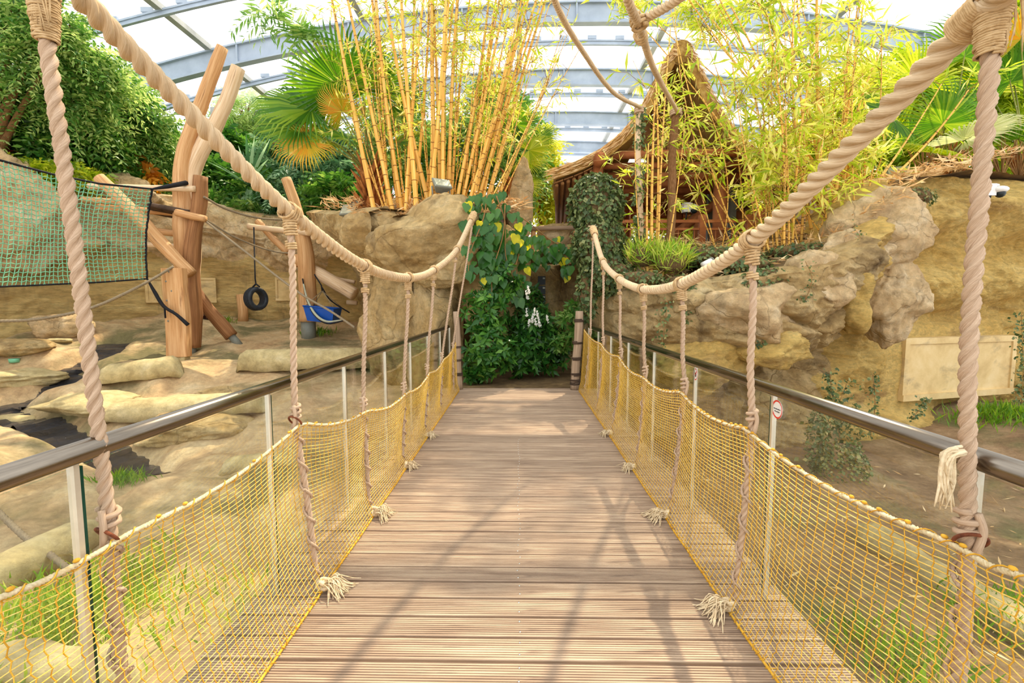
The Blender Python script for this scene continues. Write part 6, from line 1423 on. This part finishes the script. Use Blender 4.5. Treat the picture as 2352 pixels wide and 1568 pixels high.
# reed fringe along the gable edge
b = MB(); rg = np.random.default_rng(5); pr = A(prof); n = 1500; t = rg.random(n) * (len(pr) - 1); i = t.astype(int); f = (t - i)[:, None]; q = pr[i] * (1 - f) + pr[np.minimum(i + 1, len(pr) - 1)] * f
dirp = pr[np.minimum(i + 1, len(pr) - 1)] - pr[i]; dirp /= np.linalg.norm(dirp, axis=1)[:, None]; s = -np.sign(q[:, 0])[:, None]
P = np.stack([XC + q[:, 0], np.full(n, YF - .02) + rg.uniform(-.04, .05, n), q[:, 1] - rg.uniform(0, .26, n)], 1); D = np.stack([-np.abs(dirp[:, 0]) * s[:, 0] * .0 - dirp[:, 0] * 0 + np.sign(q[:, 0]) * np.abs(dirp[:, 0]), rg.normal(-.25, .2, n), -np.abs(dirp[:, 1])], 1)
leaf_batch(b, P, D, np.tile((0, -1, .2), (n, 1)) + rg.normal(0, .3, (n, 3)), .22 * rg.uniform(.6, 1.4, n), .02, rg.random(n)); b.build('reed_fringe', M['l_dry'], th, kind='stuff')
tipz = HP[-1][1]; b = MB(); b.tube([(XC, YF - .05, tipz - .15), (XC + .1, YF + 1.0, tipz - .05), (XC + .5, YB, tipz - .1)], [.26, .24, .22], 14, wob=.12); b.build('ridge_roll', M['thatch'], hut)
# ceiling boards under the thatch, one by one
pr = A(prof); L = np.concatenate([[0], np.cumsum(np.linalg.norm(np.diff(pr, axis=0), axis=1))]); nb = 34
for k in range(nb):
    a, c = L[-1] * (k + .04) / nb, L[-1] * (k + .96) / nb; q0 = [np.interp(a, L, pr[:, j]) for j in (0, 1)]; q1 = [np.interp(c, L, pr[:, j]) for j in (0, 1)]; off = -.30; b = MB(); V = []
    for y in (YF + .06, YB - .05):
        xo = .09 * (y - YF)
        for qq, dz in ((q0, off), (q1, off), (q1, off - .03), (q0, off - .03)): V.append((XC + qq[0] * .985 + xo, y, qq[1] + dz))
    b.add(V, [grid_faces(2, 4, True), A([[3, 2, 1, 0], [4, 5, 6, 7]]).astype(int)]); b.build('ceiling_board', M['hutboard'], hut, smooth=False)
# gable boarding set back
zt = at(1500, 352, YF + 1.2).z
for k in range(16):
    x = -1.55 + 3.1 * k / 15; zz = np.interp(abs(x), [h[0] for h in HP[::-1]], [h[1] for h in HP[::-1]]) - .45
    if zz > zt + .1:
        b = MB(); b.box((XC + .1 + x, YF + 1.3, (zz + zt) / 2), (.19, .04, zz - zt)); b.build('gable_board', M['hutboard'], hut, smooth=False)
def hlog(nm, p0, p1, r, mat='hutwood'):
    b = MB(); b.tube([Vector(p0), Vector(p0).lerp(Vector(p1), .5), Vector(p1)], r, 12, wob=.04); return b.build(nm, M[mat], hut)
zb = at(1400, 372, YF).z - .05; XL = at(1372, 370, YF).x; XR = 2 * XC - XL
hlog('tie_beam', (XL - .05, YF + .25, at(1500, 357, YF + .25).z), (XR, YF + .25, at(1500, 350, YF + .25).z), .10)
hlog('tie_beam', (XL, YF + .5, at(1500, 381, YF + .5).z), (XR, YF + .5, at(1500, 378, YF + .5).z), .08)
for k in range(8):
    y = YF + 1.0 + .8 * k; hlog('tie_beam', (XL + .05 * k, y, zb - .02), (XR + .1 * k, y, zb - .02), .10)
for x in (XL + .02, XR): hlog('wall_plate', (x, YF - .25, at(1370, 372, YF).z + .02), (x + .5, YB, at(1370, 372, YF).z + .02), .15)
for k in range(9):                                          # purlins under the low eaves
    for s in (-1, 1):
        w = HP[0][0] - .12 - .14 * k; z = np.interp(w, [h[0] for h in HP[::-1]], [h[1] for h in HP[::-1]]) - .40
        if k < 7: hlog('eave_purlin', (XC + s * w, YF + .1, z), (XC + s * w + .5, YB, z), .045, 'hutboard')
for px, y, r in ((1372, YF + .1, .13), (1655, YF + 1.2, .18), (1608, YF + 2.4, .16), (1745, YF + .4, .16), (1700, YF + 3.5, .16), (1560, YF + 5, .15), (1440, YF + 5.5, .14)):
    x = at(px, 450, y).x; hlog('column', (x, y, 2.6), (x, y, zb + .05), r)
for px, y in ((1632, YF + 2.8), (1683, YF + 2.0)):
    x = at(px, 450, y).x; b = MB(); b.box((x, y, 3.8), (.16, .16, 2.4)); b.build('grey_post', M['fixture'], hut, smooth=False)
hlog('brace', (at(1590, 480, YF + 2.4).x - .8, YF + 2.4, 3.3), (at(1690, 420, YF + 2.4).x, YF + 2.4, zb), .12)
b = MB(); b.box((XC + .2, 14.6, 2.72), (5.6, 6.2, .12)); b.build('hut_floor', M['hutboard'], hut, smooth=False)
# railing in front of the hut
YR = 11.2; rail = empty('hut_railing', at(1610, 565, YR), 'brown metal railing with square posts in front of the hut', 'railing')
z_t, z_m, z_b = at(1600, 508, YR).z, at(1600, 526, YR).z, at(1600, 572, YR).z
xa, xb = at(1430, 500, YR).x, at(1725, 500, YR).x
for z, h in ((z_t, .07), (z_m, .05), (z_b + .08, .05)):
    b = MB(); b.box(((xa + xb) / 2, YR, z), (xb - xa, .06, h)); b.build('rail', M['hutwood'], rail, smooth=False)
for px in (1475, 1613, 1722):
    x = at(px, 500, YR).x; b = MB(); b.box((x, YR, (z_t + z_b) / 2 + .04), (.14, .14, z_t - z_b + .22)); b.build('post', M['hutwood'], rail, smooth=False)
for k in range(24):
    x = xa + (xb - xa) * (k + .5) / 24; b = MB(); b.box((x, YR, (z_m + z_b) / 2), (.022, .022, z_m - z_b)); b.build('baluster', M['hutwood'], rail, smooth=False)
# log rail and stone at the head of the path
lr = empty('log_handrail', at(1285, 524, 12.4), 'horizontal log rail above the pale stone behind the path', 'railing')
b = MB(); b.tube([at(1205, 526, 12.4), at(1270, 524, 12.4), at(1335, 523, 12.4)], .06, 10, wob=.1); b.build('rail_log', M['greylog'], lr)
for px in (1225, 1322):
    b = MB(); b.tube([at(px, 524, 12.45), at(px, 590, 12.45)], .07, 10); b.build('rail_post', M['log'], lr)
boulder('head_stone', at(1285, 548, 12.9), (.7, .4, .35), 151, M['rockgrey'], 'pale stone block under the log rail', 'stone', sub=40)
# hall column far left
sc_ = at(507, 420, 21); b = MB(); b.box((sc_.x, 21, 7), (.42, .3, 6)); b.build('trim_1', M['purlin'], kind='structure', label='grey steel column of the hall behind the yucca', smooth=False)
